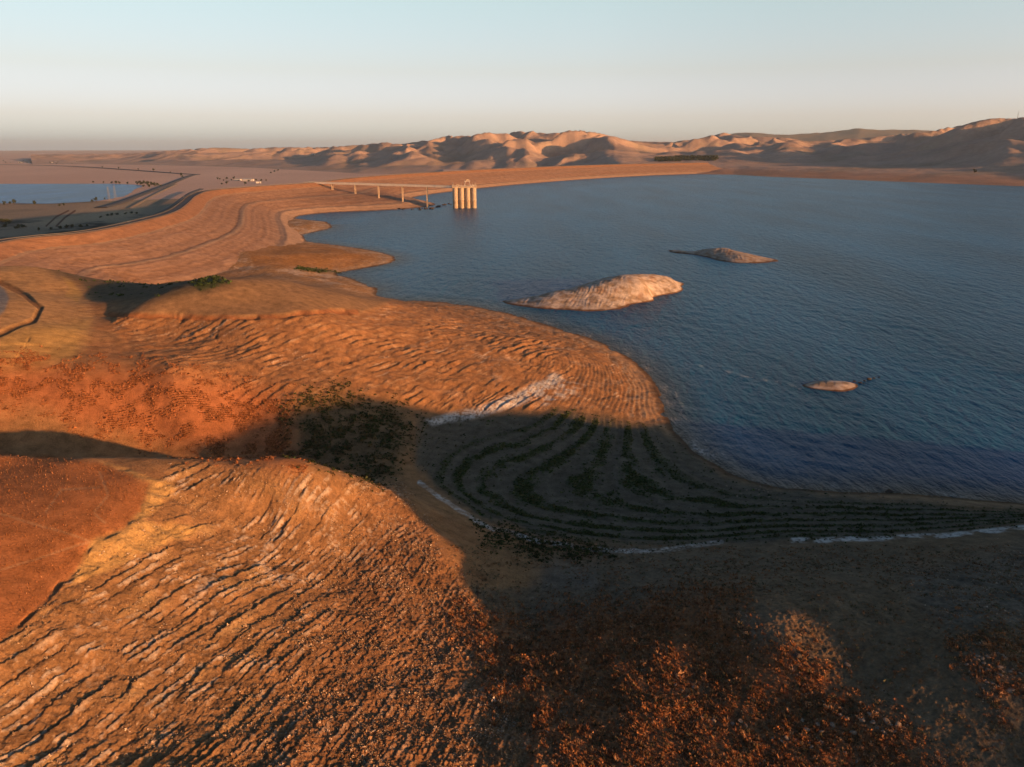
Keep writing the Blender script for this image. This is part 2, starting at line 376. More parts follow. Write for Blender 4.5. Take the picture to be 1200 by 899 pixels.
# cove floor, mud darkened in colour to deepen its shade, and old water lines
band = np.sin(6.283*(z/.8+gn(x/26, y/26, 151)*.16+gn(x/7, y/7, 150)*.14))*.5-.12
patch = gn(x/16, y/26, 153)
mixc(cove, C(.12, .102, .072)); mixc(cove*sstep(.05, .5, gn(z/.3+.4*n6, x*0+.3, 155))*.4, C(.065, .057, .045))
greens = cove*sstep(-.3, .5, band+.4*patch+.35*n6+.4*n1)*sstep(1.2, 2.2, z)*(1-sstep(6.0, 7.2, z))
mixc(cove*sstep(.0, .5, gn(z/.11+.3*n6, x*0+.9, 159))*.45, C(.12, .105, .085)); mixc(greens*.9, C(.05, .066, .024))
mixc(dark_veg*.85, C(.115, .085, .048)); mixc(dark_veg*sstep(-.1, .7, n6+.6*gn(x/14, y/14, 157))*.7, C(.045, .05, .022))
mixc(head*(1-sstep(6, 9, z))*sstep(0, .4, gn(z/.45+.3*n6, x*0+.7, 158))*.55, C(.22, .125, .065)); mixc(head*(1-sstep(6, 9, z))*sstep(.15, .5, gn(z/.3+.3*n6, x*0+.2, 160))*.5, C(.52, .37, .24))
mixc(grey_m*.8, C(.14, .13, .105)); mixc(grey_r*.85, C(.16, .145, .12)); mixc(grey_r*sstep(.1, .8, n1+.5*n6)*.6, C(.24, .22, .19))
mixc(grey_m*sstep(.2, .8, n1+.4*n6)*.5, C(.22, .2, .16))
mixc(brush_f*.9, C(.34, .145, .062)); mixc(brush_f*sstep(-.1, .7, n6+.4*n1)*.45, C(.19, .10, .055)); mixc(brush_k*.6, C(.25, .15, .08))
mixc(bare_f*.8, C(.19, .14, .09))
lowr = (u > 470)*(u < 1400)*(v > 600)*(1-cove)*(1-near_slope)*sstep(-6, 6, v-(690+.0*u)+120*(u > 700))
mixc(lowr*(1-brush_f)*(1-bare_f)*(1-grey_r*.6)*.8, C(.175, .13, .082))  # lower right soil darkened in colour to deepen the shade on it
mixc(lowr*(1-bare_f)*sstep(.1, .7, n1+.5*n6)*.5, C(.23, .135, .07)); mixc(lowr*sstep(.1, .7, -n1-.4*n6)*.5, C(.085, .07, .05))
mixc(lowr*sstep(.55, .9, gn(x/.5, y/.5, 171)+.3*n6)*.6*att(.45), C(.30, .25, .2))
# pale salt crusts left by the falling water
salt = np.maximum.reduce([white_patch*sstep(-.75, .1, n6*.6+n1*.5+.1), white_patch2*sstep(-.3, .4, n6), wline*(.35+.65*wl_n), wline2*sstep(-.2, .5, n6+.4)])
mixc(salt*.95*sstep(-.8, .2, n1+.5*n6), C(.60, .56, .51))
mixc((z < 1.5)*sstep(.15, .5, z)*.25*(1-cove), C(.45, .33, .22))
wet = (1-sstep(.05, .55, base_z+.12*n6))*(d < 1800)*(base_z > -3)
mixc(wet*.75, C(.06, .042, .03))
# land below the dam
dn = fbm(x/160, y/240, 161, 3)
mixc(down, C(.30, .23, .155)); mixc(down*sstep(0, .6, dn)*.6, C(.20, .16, .11))
mixc(down*zone([(30, 262), (130, 238), (190, 232), (150, 256), (60, 264)], 6, .4)*.8, C(.42, .31, .19))
mixc(down*np.maximum(line([(54, 265), (66, 254), (80, 247)], 1.3, 0), line([(66, 265), (76, 255), (88, 247)], 1.5, 0)), C(.12, .055, .03))
mixc(down*zone([(0, 262), (40, 258), (140, 248), (165, 252), (110, 270), (0, 285)], 4, .8)*sstep(-.4, .3, dn+.3*n30), C(.05, .048, .035))
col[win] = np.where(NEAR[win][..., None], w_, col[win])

# ------------------------------------------------------------------ materials
def nt(m):
    m.use_nodes = True; t = m.node_tree; t.nodes.clear()
    return t, t.nodes, t.links
def N(t, kind, **kw):
    n = t.nodes.new(kind)
    for k_, v_ in kw.items():
        if k_ == 'ins':
            for a, b in v_.items(): n.inputs[a].default_value = b
        else: setattr(n, k_, v_)
    return n
def soil_material(name, attr='soil', fine=1.2, bump=.25, rough=.95, var=.35, fine2=None):
    m = bpy.data.materials.new(name); t, ns, lk = nt(m)
    out = N(t, 'ShaderNodeOutputMaterial'); b = N(t, 'ShaderNodeBsdfPrincipled', ins={'Roughness': rough, 'Specular IOR Level': .08})
    geo = N(t, 'ShaderNodeNewGeometry')
    at = N(t, 'ShaderNodeAttribute', attribute_name=attr)
    n1_ = N(t, 'ShaderNodeTexNoise', ins={'Scale': fine, 'Detail': 8.0, 'Roughness': .72})
    n2_ = N(t, 'ShaderNodeTexNoise', ins={'Scale': fine2 or fine*.12, 'Detail': 4.0, 'Roughness': .6})
    lk.new(geo.outputs['Position'], n1_.inputs['Vector']); lk.new(geo.outputs['Position'], n2_.inputs['Vector'])
    ad = N(t, 'ShaderNodeMath', operation='ADD'); lk.new(n1_.outputs['Fac'], ad.inputs[0]); lk.new(n2_.outputs['Fac'], ad.inputs[1])
    mr = N(t, 'ShaderNodeMapRange', ins={'From Min': .6, 'From Max': 1.4, 'To Min': 1-var, 'To Max': 1+var})
    lk.new(ad.outputs[0], mr.inputs['Value'])
    mu = N(t, 'ShaderNodeVectorMath', operation='SCALE'); lk.new(at.outputs['Color'], mu.inputs[0]); lk.new(mr.outputs[0], mu.inputs['Scale'])
    lk.new(mu.outputs[0], b.inputs['Base Color'])
    bp = N(t, 'ShaderNodeBump', ins={'Strength': 1.0, 'Distance': bump}); lk.new(n1_.outputs['Fac'], bp.inputs['Height'])
    lk.new(bp.outputs[0], b.inputs['Normal']); lk.new(b.outputs[0], out.inputs['Surface'])
    return m
def flat_material(name, c, rough=.8, var=.2, scale=2.0, bump=.0, metal=0):
    m = bpy.data.materials.new(name); t, ns, lk = nt(m)
    out = N(t, 'ShaderNodeOutputMaterial'); b = N(t, 'ShaderNodeBsdfPrincipled', ins={'Roughness': rough, 'Specular IOR Level': .16, 'Metallic': metal})
    tc = N(t, 'ShaderNodeTexCoord'); no = N(t, 'ShaderNodeTexNoise', ins={'Scale': scale, 'Detail': 5.0})
    lk.new(tc.outputs['Object'], no.inputs['Vector'])
    rp = N(t, 'ShaderNodeValToRGB')
    rp.color_ramp.elements[0].position = .3; rp.color_ramp.elements[1].position = .7
    rp.color_ramp.elements[0].color = [a*(1-var) for a in c]+[1]; rp.color_ramp.elements[1].color = [min(1, a*(1+var)) for a in c]+[1]
    lk.new(no.outputs['Fac'], rp.inputs['Fac']); lk.new(rp.outputs['Color'], b.inputs['Base Color'])
    if bump:
        bp = N(t, 'ShaderNodeBump', ins={'Strength': .6, 'Distance': bump}); lk.new(no.outputs['Fac'], bp.inputs['Height']); lk.new(bp.outputs[0], b.inputs['Normal'])
    lk.new(b.outputs[0], out.inputs['Surface'])
    return m

# ------------------------------------------------------------------ mesh helpers
def mesh_np(name, co, quads=None, tris=None, smooth=False, colors=None, attr='soil', floats=None):
    me = bpy.data.meshes.new(name)
    co = np.ascontiguousarray(co, np.float32)
    loops = []; starts = []; n = 0
    if quads is not None and len(quads): loops.append(np.asarray(quads, np.int32).ravel()); starts.append(np.arange(len(quads))*4); n = len(quads)*4
    if tris is not None and len(tris): loops.append(np.asarray(tris, np.int32).ravel()); starts.append(n+np.arange(len(tris))*3)
    loops = np.concatenate(loops); starts = np.concatenate(starts).astype(np.int32)
    me.vertices.add(len(co)); me.vertices.foreach_set('co', co.ravel())
    me.loops.add(len(loops)); me.loops.foreach_set('vertex_index', loops)
    me.polygons.add(len(starts)); me.polygons.foreach_set('loop_start', starts)
    me.update(calc_edges=True)
    if smooth: me.polygons.foreach_set('use_smooth', np.ones(len(starts), bool))
    if colors is not None:
        a = me.attributes.new(attr, 'FLOAT_COLOR', 'POINT')
        c4 = np.ones((len(co), 4), np.float32); c4[:, :3] = colors; a.data.foreach_set('color', c4.ravel())
    for k_, f_ in (floats or {}).items():
        a = me.attributes.new(k_, 'FLOAT', 'POINT'); a.data.foreach_set('value', np.ascontiguousarray(f_, np.float32))
    return me
def link(name, me, mat=None, parent=None, loc=None):
    o = bpy.data.objects.new(name, me); COL.objects.link(o)
    if mat: me.materials.append(mat)
    if parent: o.parent = parent
    if loc is not None: o.location = loc
    return o
def tag(o, label=None, cat=None, group=None, kind=None):
    if label: o['label'] = label
    if cat: o['category'] = cat
    if group: o['group'] = group
    if kind: o['kind'] = kind
    return o
def empty(name, loc, rz=0):
    o = bpy.data.objects.new(name, None); COL.objects.link(o); o.location = loc; o.rotation_euler = (0, 0, rz)
    o.empty_display_size = .5
    return o
def grid_quads(nr, nc, mask=None):
    i = np.arange(nr*nc).reshape(nr, nc)
    q_ = np.stack([i[:-1, :-1], i[:-1, 1:], i[1:, 1:], i[1:, :-1]], -1)
    return q_[mask] if mask is not None else q_.reshape(-1, 4)
def compact(co, quads, *arrs):
    used = np.zeros(len(co), bool); used[quads.ravel()] = True
    idx = np.cumsum(used)-1
    return (co[used], idx[quads])+tuple(a[used] for a in arrs)
class MB:
    """collects boxes, tubes and rings, linked as one mesh"""
    def __init__(s): s.v = []; s.f = []
    def add(s, vs, fs):
        n = len(s.v); s.v += [tuple(map(float, a)) for a in vs]; s.f += [tuple(n+i for i in f) for f in fs]
    def box(s, c, size, rz=0):
        cx, cy, cz = c; hx, hy, hz = [a/2 for a in size]; ca_, sa_ = math.cos(rz), math.sin(rz)
        vs = []
        for dz in (-hz, hz):
            for dx, dy in ((-hx, -hy), (hx, -hy), (hx, hy), (-hx, hy)): vs.append((cx+dx*ca_-dy*sa_, cy+dx*sa_+dy*ca_, cz+dz))
        s.add(vs, [(3, 2, 1, 0), (4, 5, 6, 7), (0, 1, 5, 4), (1, 2, 6, 5), (2, 3, 7, 6), (3, 0, 4, 7)])
    def tube(s, a, b, r0, r1=None, n=10, arc=None):
        a = np.array(a, float); b = np.array(b, float); r1 = r0 if r1 is None else r1
        w = (b-a)/np.linalg.norm(b-a); p = np.cross(w, (0, 0, 1) if abs(w[2]) < .9 else (1, 0, 0)); p /= np.linalg.norm(p); q_ = np.cross(w, p)
        vs = []
        for c, r in ((a, r0), (b, r1)):
            for i in range(n):
                t = 2*math.pi*i/n; vs.append(c+(p*math.cos(t)+q_*math.sin(t))*r)
        fs = [(i, (i+1) % n, n+(i+1) % n, n+i) for i in range(n)]+[tuple(range(n))[::-1], tuple(range(n, 2*n))]
        s.add(vs, fs)
    def build(s, name, mat, parent=None, smooth=False):
        me = bpy.data.meshes.new(name); me.from_pydata(s.v, [], s.f); me.update()
        if smooth:
            for p in me.polygons: p.use_smooth = True
        return link(name, me, mat, parent)

# ------------------------------------------------------------------ ground sheet
M_soil = soil_material('dry soil and rock', fine=2.2, bump=.3, var=.6)
co = np.stack([X, Y, ZG], -1).reshape(-1, 3)
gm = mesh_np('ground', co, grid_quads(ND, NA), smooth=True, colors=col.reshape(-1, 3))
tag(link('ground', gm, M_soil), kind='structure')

def ground_z(px, py):
    r = math.hypot(px, py); a = math.atan2(px, py)
    i = int(np.clip(np.searchsorted(dd, r)-1, 0, ND-2)); j = int(np.clip(np.searchsorted(az, a)-1, 0, NA-2))
    fi = (r-dd[i])/(dd[i+1]-dd[i]); fj = (a-az[j])/(az[j+1]-az[j])
    return float((ZG[i, j]*(1-fj)+ZG[i, j+1]*fj)*(1-fi)+(ZG[i+1, j]*(1-fj)+ZG[i+1, j+1]*fj)*fi)
def hit(u_, v_):
    """walk along the view ray to the first meeting with the ground"""
    dvec = unproj(u_, v_, 0.0)-np.array([0, 0, CAMZ])
    lo = None
    for t in np.geomspace(.2, 12, 900):
        p = np.array([0, 0, CAMZ])+dvec*t
        if p[2] < ground_z(p[0], p[1]): return np.array([p[0], p[1], ground_z(p[0], p[1])])
    return None
# ------------------------------------------------------------------ dam: crest line from the near hill to the far plain
CREST_Z = 42.0
cr_px = [(0, 283), (100, 272), (177, 255.5), (203, 247), (216, 238), (227, 229), (247, 223), (300, 218.5), (367, 214), (420, 208), (483, 203.5), (563, 199), (650, 195.2), (717, 193)]
cr = [np.array([-420, 230]), np.array([-345, 380])]+[unproj(a, b, CREST_Z)[:2] for a, b in cr_px]+[np.array([640, 3480]), np.array([900, 3700])]
def spline(P, step):
    P = [2*P[0]-P[1]]+list(P)+[2*P[-1]-P[-2]]; out = []
    for i in range(1, len(P)-2):
        n = max(2, int(np.linalg.norm(P[i+1]-P[i])/step))
        for k_ in range(n):
            f = k_/n
            out.append(.5*((2*P[i])+(-P[i-1]+P[i+1])*f+(2*P[i-1]-5*P[i]+4*P[i+1]-P[i+2])*f*f+(-P[i-1]+3*P[i]-3*P[i+1]+P[i+2])*f**3))
    out.append(P[-2]); return np.array(out)
cl_ = spline(cr, 2.0)
for _ in range(60): cl_[1:-1] = (cl_[:-2]+2*cl_[1:-1]+cl_[2:])/4
tg = np.gradient(cl_, axis=0); tg /= np.linalg.norm(tg, axis=1)[:, None]
nr_ = np.stack([tg[:, 1], -tg[:, 0]], 1)
for _ in range(400): nr_[1:-1] = (nr_[:-2]+2*nr_[1:-1]+nr_[2:])/4
nr_ /= np.linalg.norm(nr_, axis=1)[:, None]
SEC = [(-180, -46), (-60, 14), (-54, 14.4), (-8, 41), (-7, 41.9), (-5, 42), (5, 42), (6, 41.8), (22, 34.8), (25, 34.4), (62, 22.2), (70, 21.8), (112, 8.2), (120, 7.7), (150, -3), (190, -16)]
so = np.concatenate([np.linspace(-180, -10, 24), np.arange(-9, 8, 1.0), np.arange(8, 191, 1.4)])
szz = np.interp(so, [a for a, b in SEC], [b for a, b in SEC])
DXY = cl_[:, None, :]+nr_[:, None, :]*so[None, :, None]
br_i = int(np.argmin(((cl_-unproj(362, 213.2, 43)[:2])**2).sum(1)))
wide = np.exp(-((np.arange(len(cl_))-br_i)*2.0/130)**2)
strf = 1+.75*wide[:, None]*sstep(30, 110, so)[None]
DXY = cl_[:, None, :]+nr_[:, None, :]*(so[None]*strf)[..., None]
so2 = np.repeat(so[None], len(cl_), 0); st2 = np.repeat((np.arange(len(cl_))*2.0)[:, None], len(so), 1)
dn1 = gn(DXY[..., 0]/3.2, DXY[..., 1]/3.2, 201); dn2 = gn(DXY[..., 0]/22, DXY[..., 1]/22, 203); dn3 = gn(so2/6.0+dn2*.05, st2/700, 205)
stone = sstep(6, 9, so2)
DZ = np.repeat(szz[None], len(cl_), 0)+(dn1*.5+dn2*.5)*stone+dn3*.35*stone*sstep(22, 40, so2)
dc = C(.285, .17, .112)+(dn3*.035+dn1*.06+dn2*.03)[..., None]*C(1, .75, .6)
def mx(a, m, c): m = np.clip(m, 0, 1)[..., None]; return a*(1-m)+m*c
dc = mx(dc, ((so2 > 6) & (so2 < 22))*.75, C(.31, .155, .082))
dc = mx(dc, (np.abs(so2-23.5) < 1.6)*.7, C(.45, .29, .18))
dc = mx(dc, sstep(64, 66, so2)*(1-sstep(70, 72, so2))*.6, C(.46, .31, .20))
dc = mx(dc, sstep(100, 122, so2+dn2*6)*.55, C(.42, .29, .20))
dc = mx(dc, (so2 < -8)*1.0, C(.2, .15, .10))
wl_d = (1-sstep(.3, 1.6, DZ+.4*dn1))
dc = mx(dc, wl_d*.85, C(.07, .05, .04))
crest = np.concatenate([DXY, DZ[..., None]], -1).reshape(-1, 3)
M_dam = soil_material('rip rap', fine=.9, bump=.3, var=.35)
dam = empty('earth_dam', (float(cl_[400, 0]), float(cl_[400, 1]), 0))
bpy.context.view_layer.update()
off = np.array([cl_[400, 0], cl_[400, 1], 0])
tag(dam, 'long brown earth dam with rip rap face curving between the two lakes', 'dam')
link('embankment', mesh_np('embankment', crest-off, grid_quads(len(cl_), len(so)), smooth=True, colors=np.clip(dc, .02, 1).reshape(-1, 3)), M_dam, dam)
M_asph = flat_material('asphalt', (.075, .075, .08), .85, .2, .6)
ro = np.array([-3.8, -1.2, 1.2, 3.8])
rp_ = cl_[:, None, :]+nr_[:, None, :]*ro[None, :, None]
rc = np.concatenate([rp_, np.full(rp_.shape[:2]+(1,), CREST_Z+.15)], -1).reshape(-1, 3)
link('crest_road', mesh_np('crest_road', rc-off, grid_quads(len(cl_), 4)), M_asph, dam)
gr = MB()
for o_ in (-5.2, 5.2):
    pts = [(cl_[i]+nr_[i]*o_) for i in range(0, len(cl_)-1, 12)]
    for a, b in zip(pts[:-1], pts[1:]):
        c = (a+b)/2-off[:2]; L = np.linalg.norm(b-a); gr.box((c[0], c[1], CREST_Z+.6), (L, .12, .35), math.atan2(b[1]-a[1], b[0]-a[0]))
gr.build('guard_rail', flat_material('galvanised rail', (.16, .14, .12), .7, .1), dam)
def dam_z(px, py):
    i = int(np.argmin(((cl_-np.array([px, py]))**2).sum(1))); o_ = float((np.array([px, py])-cl_[i])@nr_[i])
    return float(np.interp(o_, so, szz))

# ------------------------------------------------------------------ lake
def inside(px, py, poly):
    ins = np.zeros(px.shape, bool)
    for i in range(len(poly)):
        x1, y1 = poly[i]; x2, y2 = poly[(i+1) % len(poly)]
        if y1 != y2: ins ^= ((y1 > py) != (y2 > py)) & (px < (x2-x1)*(py-y1)/(y2-y1)+x1)
    return ins
def water_material(name, deep, shallow, wind, amp=1.0, foam=True):
    m = bpy.data.materials.new(name); t, ns, lk = nt(m)
    out = N(t, 'ShaderNodeOutputMaterial'); b = N(t, 'ShaderNodeBsdfPrincipled', ins={'Roughness': .3, 'IOR': 1.33, 'Specular IOR Level': .16})
    geo = N(t, 'ShaderNodeNewGeometry')
    def waves(scale, stretch, rot, detail, rough, dist=0.0):
        mp = N(t, 'ShaderNodeMapping'); mp.inputs['Rotation'].default_value = (0, 0, R(rot)); mp.inputs['Scale'].default_value = (scale, scale/stretch, scale)
        lk.new(geo.outputs['Position'], mp.inputs['Vector'])
        n_ = N(t, 'ShaderNodeTexNoise', ins={'Scale': 1.0, 'Detail': detail, 'Roughness': rough, 'Distortion': dist}); lk.new(mp.outputs[0], n_.inputs['Vector']); return n_
    a1 = waves(.16, 3.2, wind, 3, .5, .2); a2 = waves(.45, 2.4, wind+9, 4, .6, .3); a3 = waves(1.6, 1.6, wind-14, 3, .6)
    s1 = N(t, 'ShaderNodeMath', operation='MULTIPLY', ins={1: 1.7}); lk.new(a1.outputs['Fac'], s1.inputs[0])
    s2 = N(t, 'ShaderNodeMath', operation='MULTIPLY_ADD', ins={1: .9}); lk.new(a2.outputs['Fac'], s2.inputs[0]); lk.new(s1.outputs[0], s2.inputs[2])
    s3 = N(t, 'ShaderNodeMath', operation='MULTIPLY_ADD', ins={1: .22}); lk.new(a3.outputs['Fac'], s3.inputs[0]); lk.new(s2.outputs[0], s3.inputs[2])
    bp = N(t, 'ShaderNodeBump', ins={'Strength': 1.0, 'Distance': 2.3*amp}); lk.new(s3.outputs[0], bp.inputs['Height']); lk.new(bp.outputs[0], b.inputs['Normal'])
    at = N(t, 'ShaderNodeAttribute', attribute_name='depth')
    mr = N(t, 'ShaderNodeMapRange', ins={'From Min': 0.0, 'From Max': 2.6}); lk.new(at.outputs['Fac'], mr.inputs['Value'])
    big = waves(.012, 4, wind+60, 3, .5)
    mxd = N(t, 'ShaderNodeMix', data_type='RGBA'); mxd.inputs[6].default_value = (*[c*.75 for c in deep], 1); mxd.inputs[7].default_value = (*[c*1.5 for c in deep], 1)
    rm = N(t, 'ShaderNodeMapRange', ins={'From Min': .3, 'From Max': .7}); lk.new(big.outputs['Fac'], rm.inputs['Value']); lk.new(rm.outputs[0], mxd.inputs[0])
    mxs = N(t, 'ShaderNodeMix', data_type='RGBA'); mxs.inputs[6].default_value = (*shallow, 1); lk.new(mr.outputs[0], mxs.inputs[0]); lk.new(mxd.outputs[2], mxs.inputs[7])
    last = mxs.outputs[2]
    if foam:
        fa = N(t, 'ShaderNodeAttribute', attribute_name='foam'); fn = waves(.9, 2.0, wind, 4, .7)
        # white caps: the tops of the steepest waves
        cap = N(t, 'ShaderNodeMath', operation='MULTIPLY_ADD', ins={1: .42}); lk.new(a2.outputs['Fac'], cap.inputs[0]); lk.new(fn.outputs['Fac'], cap.inputs[2])
        cm = N(t, 'ShaderNodeMapRange', ins={'From Min': .885, 'From Max': .96}); lk.new(cap.outputs[0], cm.inputs['Value'])
        ff = N(t, 'ShaderNodeMath', operation='MULTIPLY'); fr = N(t, 'ShaderNodeMapRange', ins={'From Min': .42, 'From Max': .6}); lk.new(fn.outputs['Fac'], fr.inputs['Value'])
        lk.new(fr.outputs[0], ff.inputs[0]); lk.new(fa.outputs['Fac'], ff.inputs[1])
        cx = N(t, 'ShaderNodeMath', operation='MULTIPLY', ins={1: .5}); lk.new(cm.outputs[0], cx.inputs[0])
        mxf = N(t, 'ShaderNodeMath', operation='MAXIMUM'); lk.new(ff.outputs[0], mxf.inputs[0]); lk.new(cx.outputs[0], mxf.inputs[1])
        mf = N(t, 'ShaderNodeMix', data_type='RGBA'); mf.inputs[7].default_value = (.6, .6, .6, 1); lk.new(mxf.outputs[0], mf.inputs[0]); lk.new(last, mf.inputs[6]); last = mf.outputs[2]
        ro_ = N(t, 'ShaderNodeMath', operation='MULTIPLY_ADD', ins={1: .5, 2: .3}); lk.new(mxf.outputs[0], ro_.inputs[0]); lk.new(ro_.outputs[0], b.inputs['Roughness'])
    lk.new(last, b.inputs['Base Color']); lk.new(b.outputs[0], out.inputs['Surface'])
    return m
la = np.arange(0, NA, 2); ld = np.arange(0, ND, 1)
la = la[(az[la] > R(-40)) & (az[la] < R(105))]; ld = ld[(dd[ld] > 90) & (dd[ld] < 6000)]
LX, LY = X[np.ix_(ld, la)], Y[np.ix_(ld, la)]; LG = ZG[np.ix_(ld, la)].copy()
LPOLY = [tuple(p) for p in cl_[::20]]+[(900, 3900), (5500, 3900), (5500, -300), (180, -60), (120, 200), (-100, 260), (-250, 420)]
lin = inside(LX, LY, LPOLY) & (LG < 2.2)
mq = lin[:-1, :-1] | lin[1:, :-1] | lin[:-1, 1:] | lin[1:, 1:]
depth = np.maximum(-LG, 0)
dwn = gn(LX/14, LY/14, 211); dwn2 = gn(LX/4, LY/4, 212)
LD = np.hypot(LX, LY)
foamv = (sstep(.02, .2, depth)*(1-sstep(.35, .8, depth+.25*dwn2))*sstep(-.25, .35, dwn)+.8*(1-sstep(.0, .10, np.abs(depth-.95-.35*dwn)))*sstep(0, .4, dwn2+.3))*(LD < 520)*(LY > 150)*.6*sstep(-.3, .5, gn(LX/30, LY/30, 213))
def wline_w(pts, w):
    P = np.array([unproj(a, b, 0)[:2] for a, b in pts]); best = np.full(LX.shape, 1e9); sx = LX+dwn*2.5; sy = LY+dwn2*1.5
    for i in range(len(P)-1):
        e = P[i+1]-P[i]; t_ = np.clip(((sx-P[i, 0])*e[0]+(sy-P[i, 1])*e[1])/(e@e), 0, 1)
        best = np.minimum(best, np.hypot(sx-P[i, 0]-t_*e[0], sy-P[i, 1]-t_*e[1]))
    return 1-sstep(w*.3, w, best)
foamv = np.maximum(foamv, .85*wline_w([(800, 424), (845, 433), (880, 442), (912, 448), (936, 455)], 1.6)*sstep(-.3, .4, dwn2+.3*dwn))
foamv = np.maximum(foamv, .6*wline_w([(600, 430-92), (560, 352)], .01))
dep2 = np.where(LD > 1200, 5, depth)
def wv_(wl, st, rot, seed):
    a = R(rot); c = LX*math.cos(a)+LY*math.sin(a); l = -LX*math.sin(a)+LY*math.cos(a)
    return gn(c/wl, l/(wl*st), seed)*sstep(1.2, 3.0, wl/np.maximum(LD*.0032, .3))
LZ = (wv_(9, 4, 58, 215)*.34+wv_(4.4, 3, 66, 216)*.22+wv_(2.2, 2.5, 50, 217)*.10)*(.75+.6*gn(LX/70, LY/160, 218))*sstep(.2, 1.5, np.where(LD > 1200, 5, depth))
co = np.stack([LX, LY, LZ], -1).reshape(-1, 3)
qs = grid_quads(len(ld), len(la), mq)
co, qs, dpa, fma = compact(co, qs, dep2.ravel(), foamv.ravel())
M_lake = water_material('lake water', (.001, .074, .17), (.035, .035, .028), -36)
tag(link('lake', mesh_np('lake', co, qs, smooth=True, floats={'depth': dpa, 'foam': fma}), M_lake), kind='structure')
# small lake below the dam
fb = [(-140, 241), (0, 238.5), (60, 238.5), (108, 236), (135, 232), (150, 228), (158, 222), (168, 217.6), (150, 216.2), (110, 215.4), (0, 215.6), (-160, 216)]
fp = [unproj(a, b, -39.4) for a, b in fb]
fw = spline([p[:2] for p in fp]+[fp[0][:2]], 25)[:-1]
fw = fw+np.stack([gn(fw[:, 0]/60, fw[:, 1]/60, 221), gn(fw[:, 0]/60, fw[:, 1]/60, 222)], 1)*9
me = bpy.data.meshes.new('forebay'); me.from_pydata([(a, b, -39.4) for a, b in fw], [], [list(range(len(fw)))]); me.update()
if me.polygons[0].normal.z < 0: me.flip_normals()
a_ = me.attributes.new('depth', 'FLOAT', 'POINT'); a_.data.foreach_set('value', np.full(len(fw), 4.0, np.float32))
tag(link('small_lake', me, water_material('small lake water', (.004, .075, .24), (.03, .03, .03), -20, .8, False)), kind='structure')

# ------------------------------------------------------------------ islands: each a low rock with its own crest
def island(pts, ring, salt_amt, seed, dark=0.0, step=.6, wet_top=1.0):
    w = [unproj(a, b, zz) for a, b, zz in pts]
    rw = np.array([unproj(a, b, 0)[:2] for a, b in ring]+[])
    c0_ = rw.mean(0); sc_ = np.abs(rw-c0_).max()
    nrm = []
    for i in range(len(rw)):
        t_ = rw[(i+1) % len(rw)]-rw[i-1]; t_ /= np.linalg.norm(t_); n_ = np.array([t_[1], -t_[0]])
        if n_@(rw[i]-c0_) < 0: n_ = -n_
        nrm.append(n_)
    P = np.array([(p[:2]-c0_)/sc_ for p in w]+[(p-c0_)/sc_ for p in rw]+[(p+n_*sc_*.14-c0_)/sc_ for p, n_ in zip(rw, nrm)])
    Z = np.array([p[2] for p in w]+[0.0]*len(rw)+[-.045*sc_]*len(rw))
    P, Z = dedupe(P, Z, .02); W = tps_fit(P, Z, 1e-4)
    lo, hi = rw.min(0)-sc_*.1, rw.max(0)+sc_*.1
    gx, gy = np.meshgrid(np.arange(lo[0], hi[0], step), np.arange(lo[1], hi[1], step))
    zz = tps_eval(W, P, np.stack([(gx.ravel()-c0_[0])/sc_, (gy.ravel()-c0_[1])/sc_], 1)).reshape(gx.shape)
    a = R(27); cc = gx*math.cos(a)-gy*math.sin(a); ll = gx*math.sin(a)+gy*math.cos(a)
    ph = cc/2.6+gn(cc/18, ll/30, seed)*1.5+.3*zz; f = ph-np.floor(ph)
    rel = (1-f-.4)*.75*np.clip(gn(np.floor(ph)*3.1, ll/18, seed+1)+.5, 0, 1.2)*.4+gn(gx/9, gy/9, seed+2)*.3+gn(gx/3, gy/3, seed+3)*.12+gn(gx/1.2, gy/1.2, seed+4)*.10
    b0 = zz.copy(); zz = zz+rel*sstep(.1, 2.5, zz)
    n6_ = fbm(gx/7, gy/7, seed+5, 3)
    cl2 = C(.37, .27, .19)+(n6_*.06)[..., None]*C(1, .75, .6)
    cl2 = mx(cl2, sstep(-.5, .35, n6_+rel*.5)*salt_amt*sstep(.3*wet_top, .9*wet_top, b0), C(.52, .43, .36))
    cl2 = mx(cl2, sstep(.2, .7, gn(gx/6, gy/16, seed+7))*.5, C(.30, .15, .08))
    cl2 = mx(cl2, (1-sstep(.3*wet_top, wet_top, b0+.3*wet_top*n6_))*.85, C(.10, .05, .03))
    if dark: cl2 = mx(cl2, np.full_like(zz, dark)*sstep(-.2, .4, n6_), C(.24, .2, .165))
    keep = zz > -1.2
    mq = keep[:-1, :-1] | keep[1:, :-1] | keep[:-1, 1:] | keep[1:, 1:]
    co = np.stack([gx-c0_[0], gy-c0_[1], zz], -1).reshape(-1, 3)
    co, qs, cc_ = compact(co, grid_quads(*zz.shape, mq), np.clip(cl2, .02, 1).reshape(-1, 3))
    o = link('island', mesh_np('island', co, qs, smooth=True, colors=cc_), M_soil, None, (c0_[0], c0_[1], 0))
    return tag(o, kind='structure')
island([(650, 341.5, 6), (700, 328.5, 10.8), (735, 322, 11.8), (765, 321.5, 11), (788, 327, 6), (720, 345, 6), (670, 352, 4), (760, 339, 6.5), (690, 341, 8), (620, 349.5, 3.2), (645, 356, 2.6)],
       [(589, 353), (615, 359.5), (650, 363), (690, 364.5), (725, 362.5), (745, 356), (765, 349), (798, 336), (800, 331.5), (790, 330), (765, 330.5), (735, 331.5), (700, 335), (650, 344), (615, 349.5)], .85, 301, step=.55)
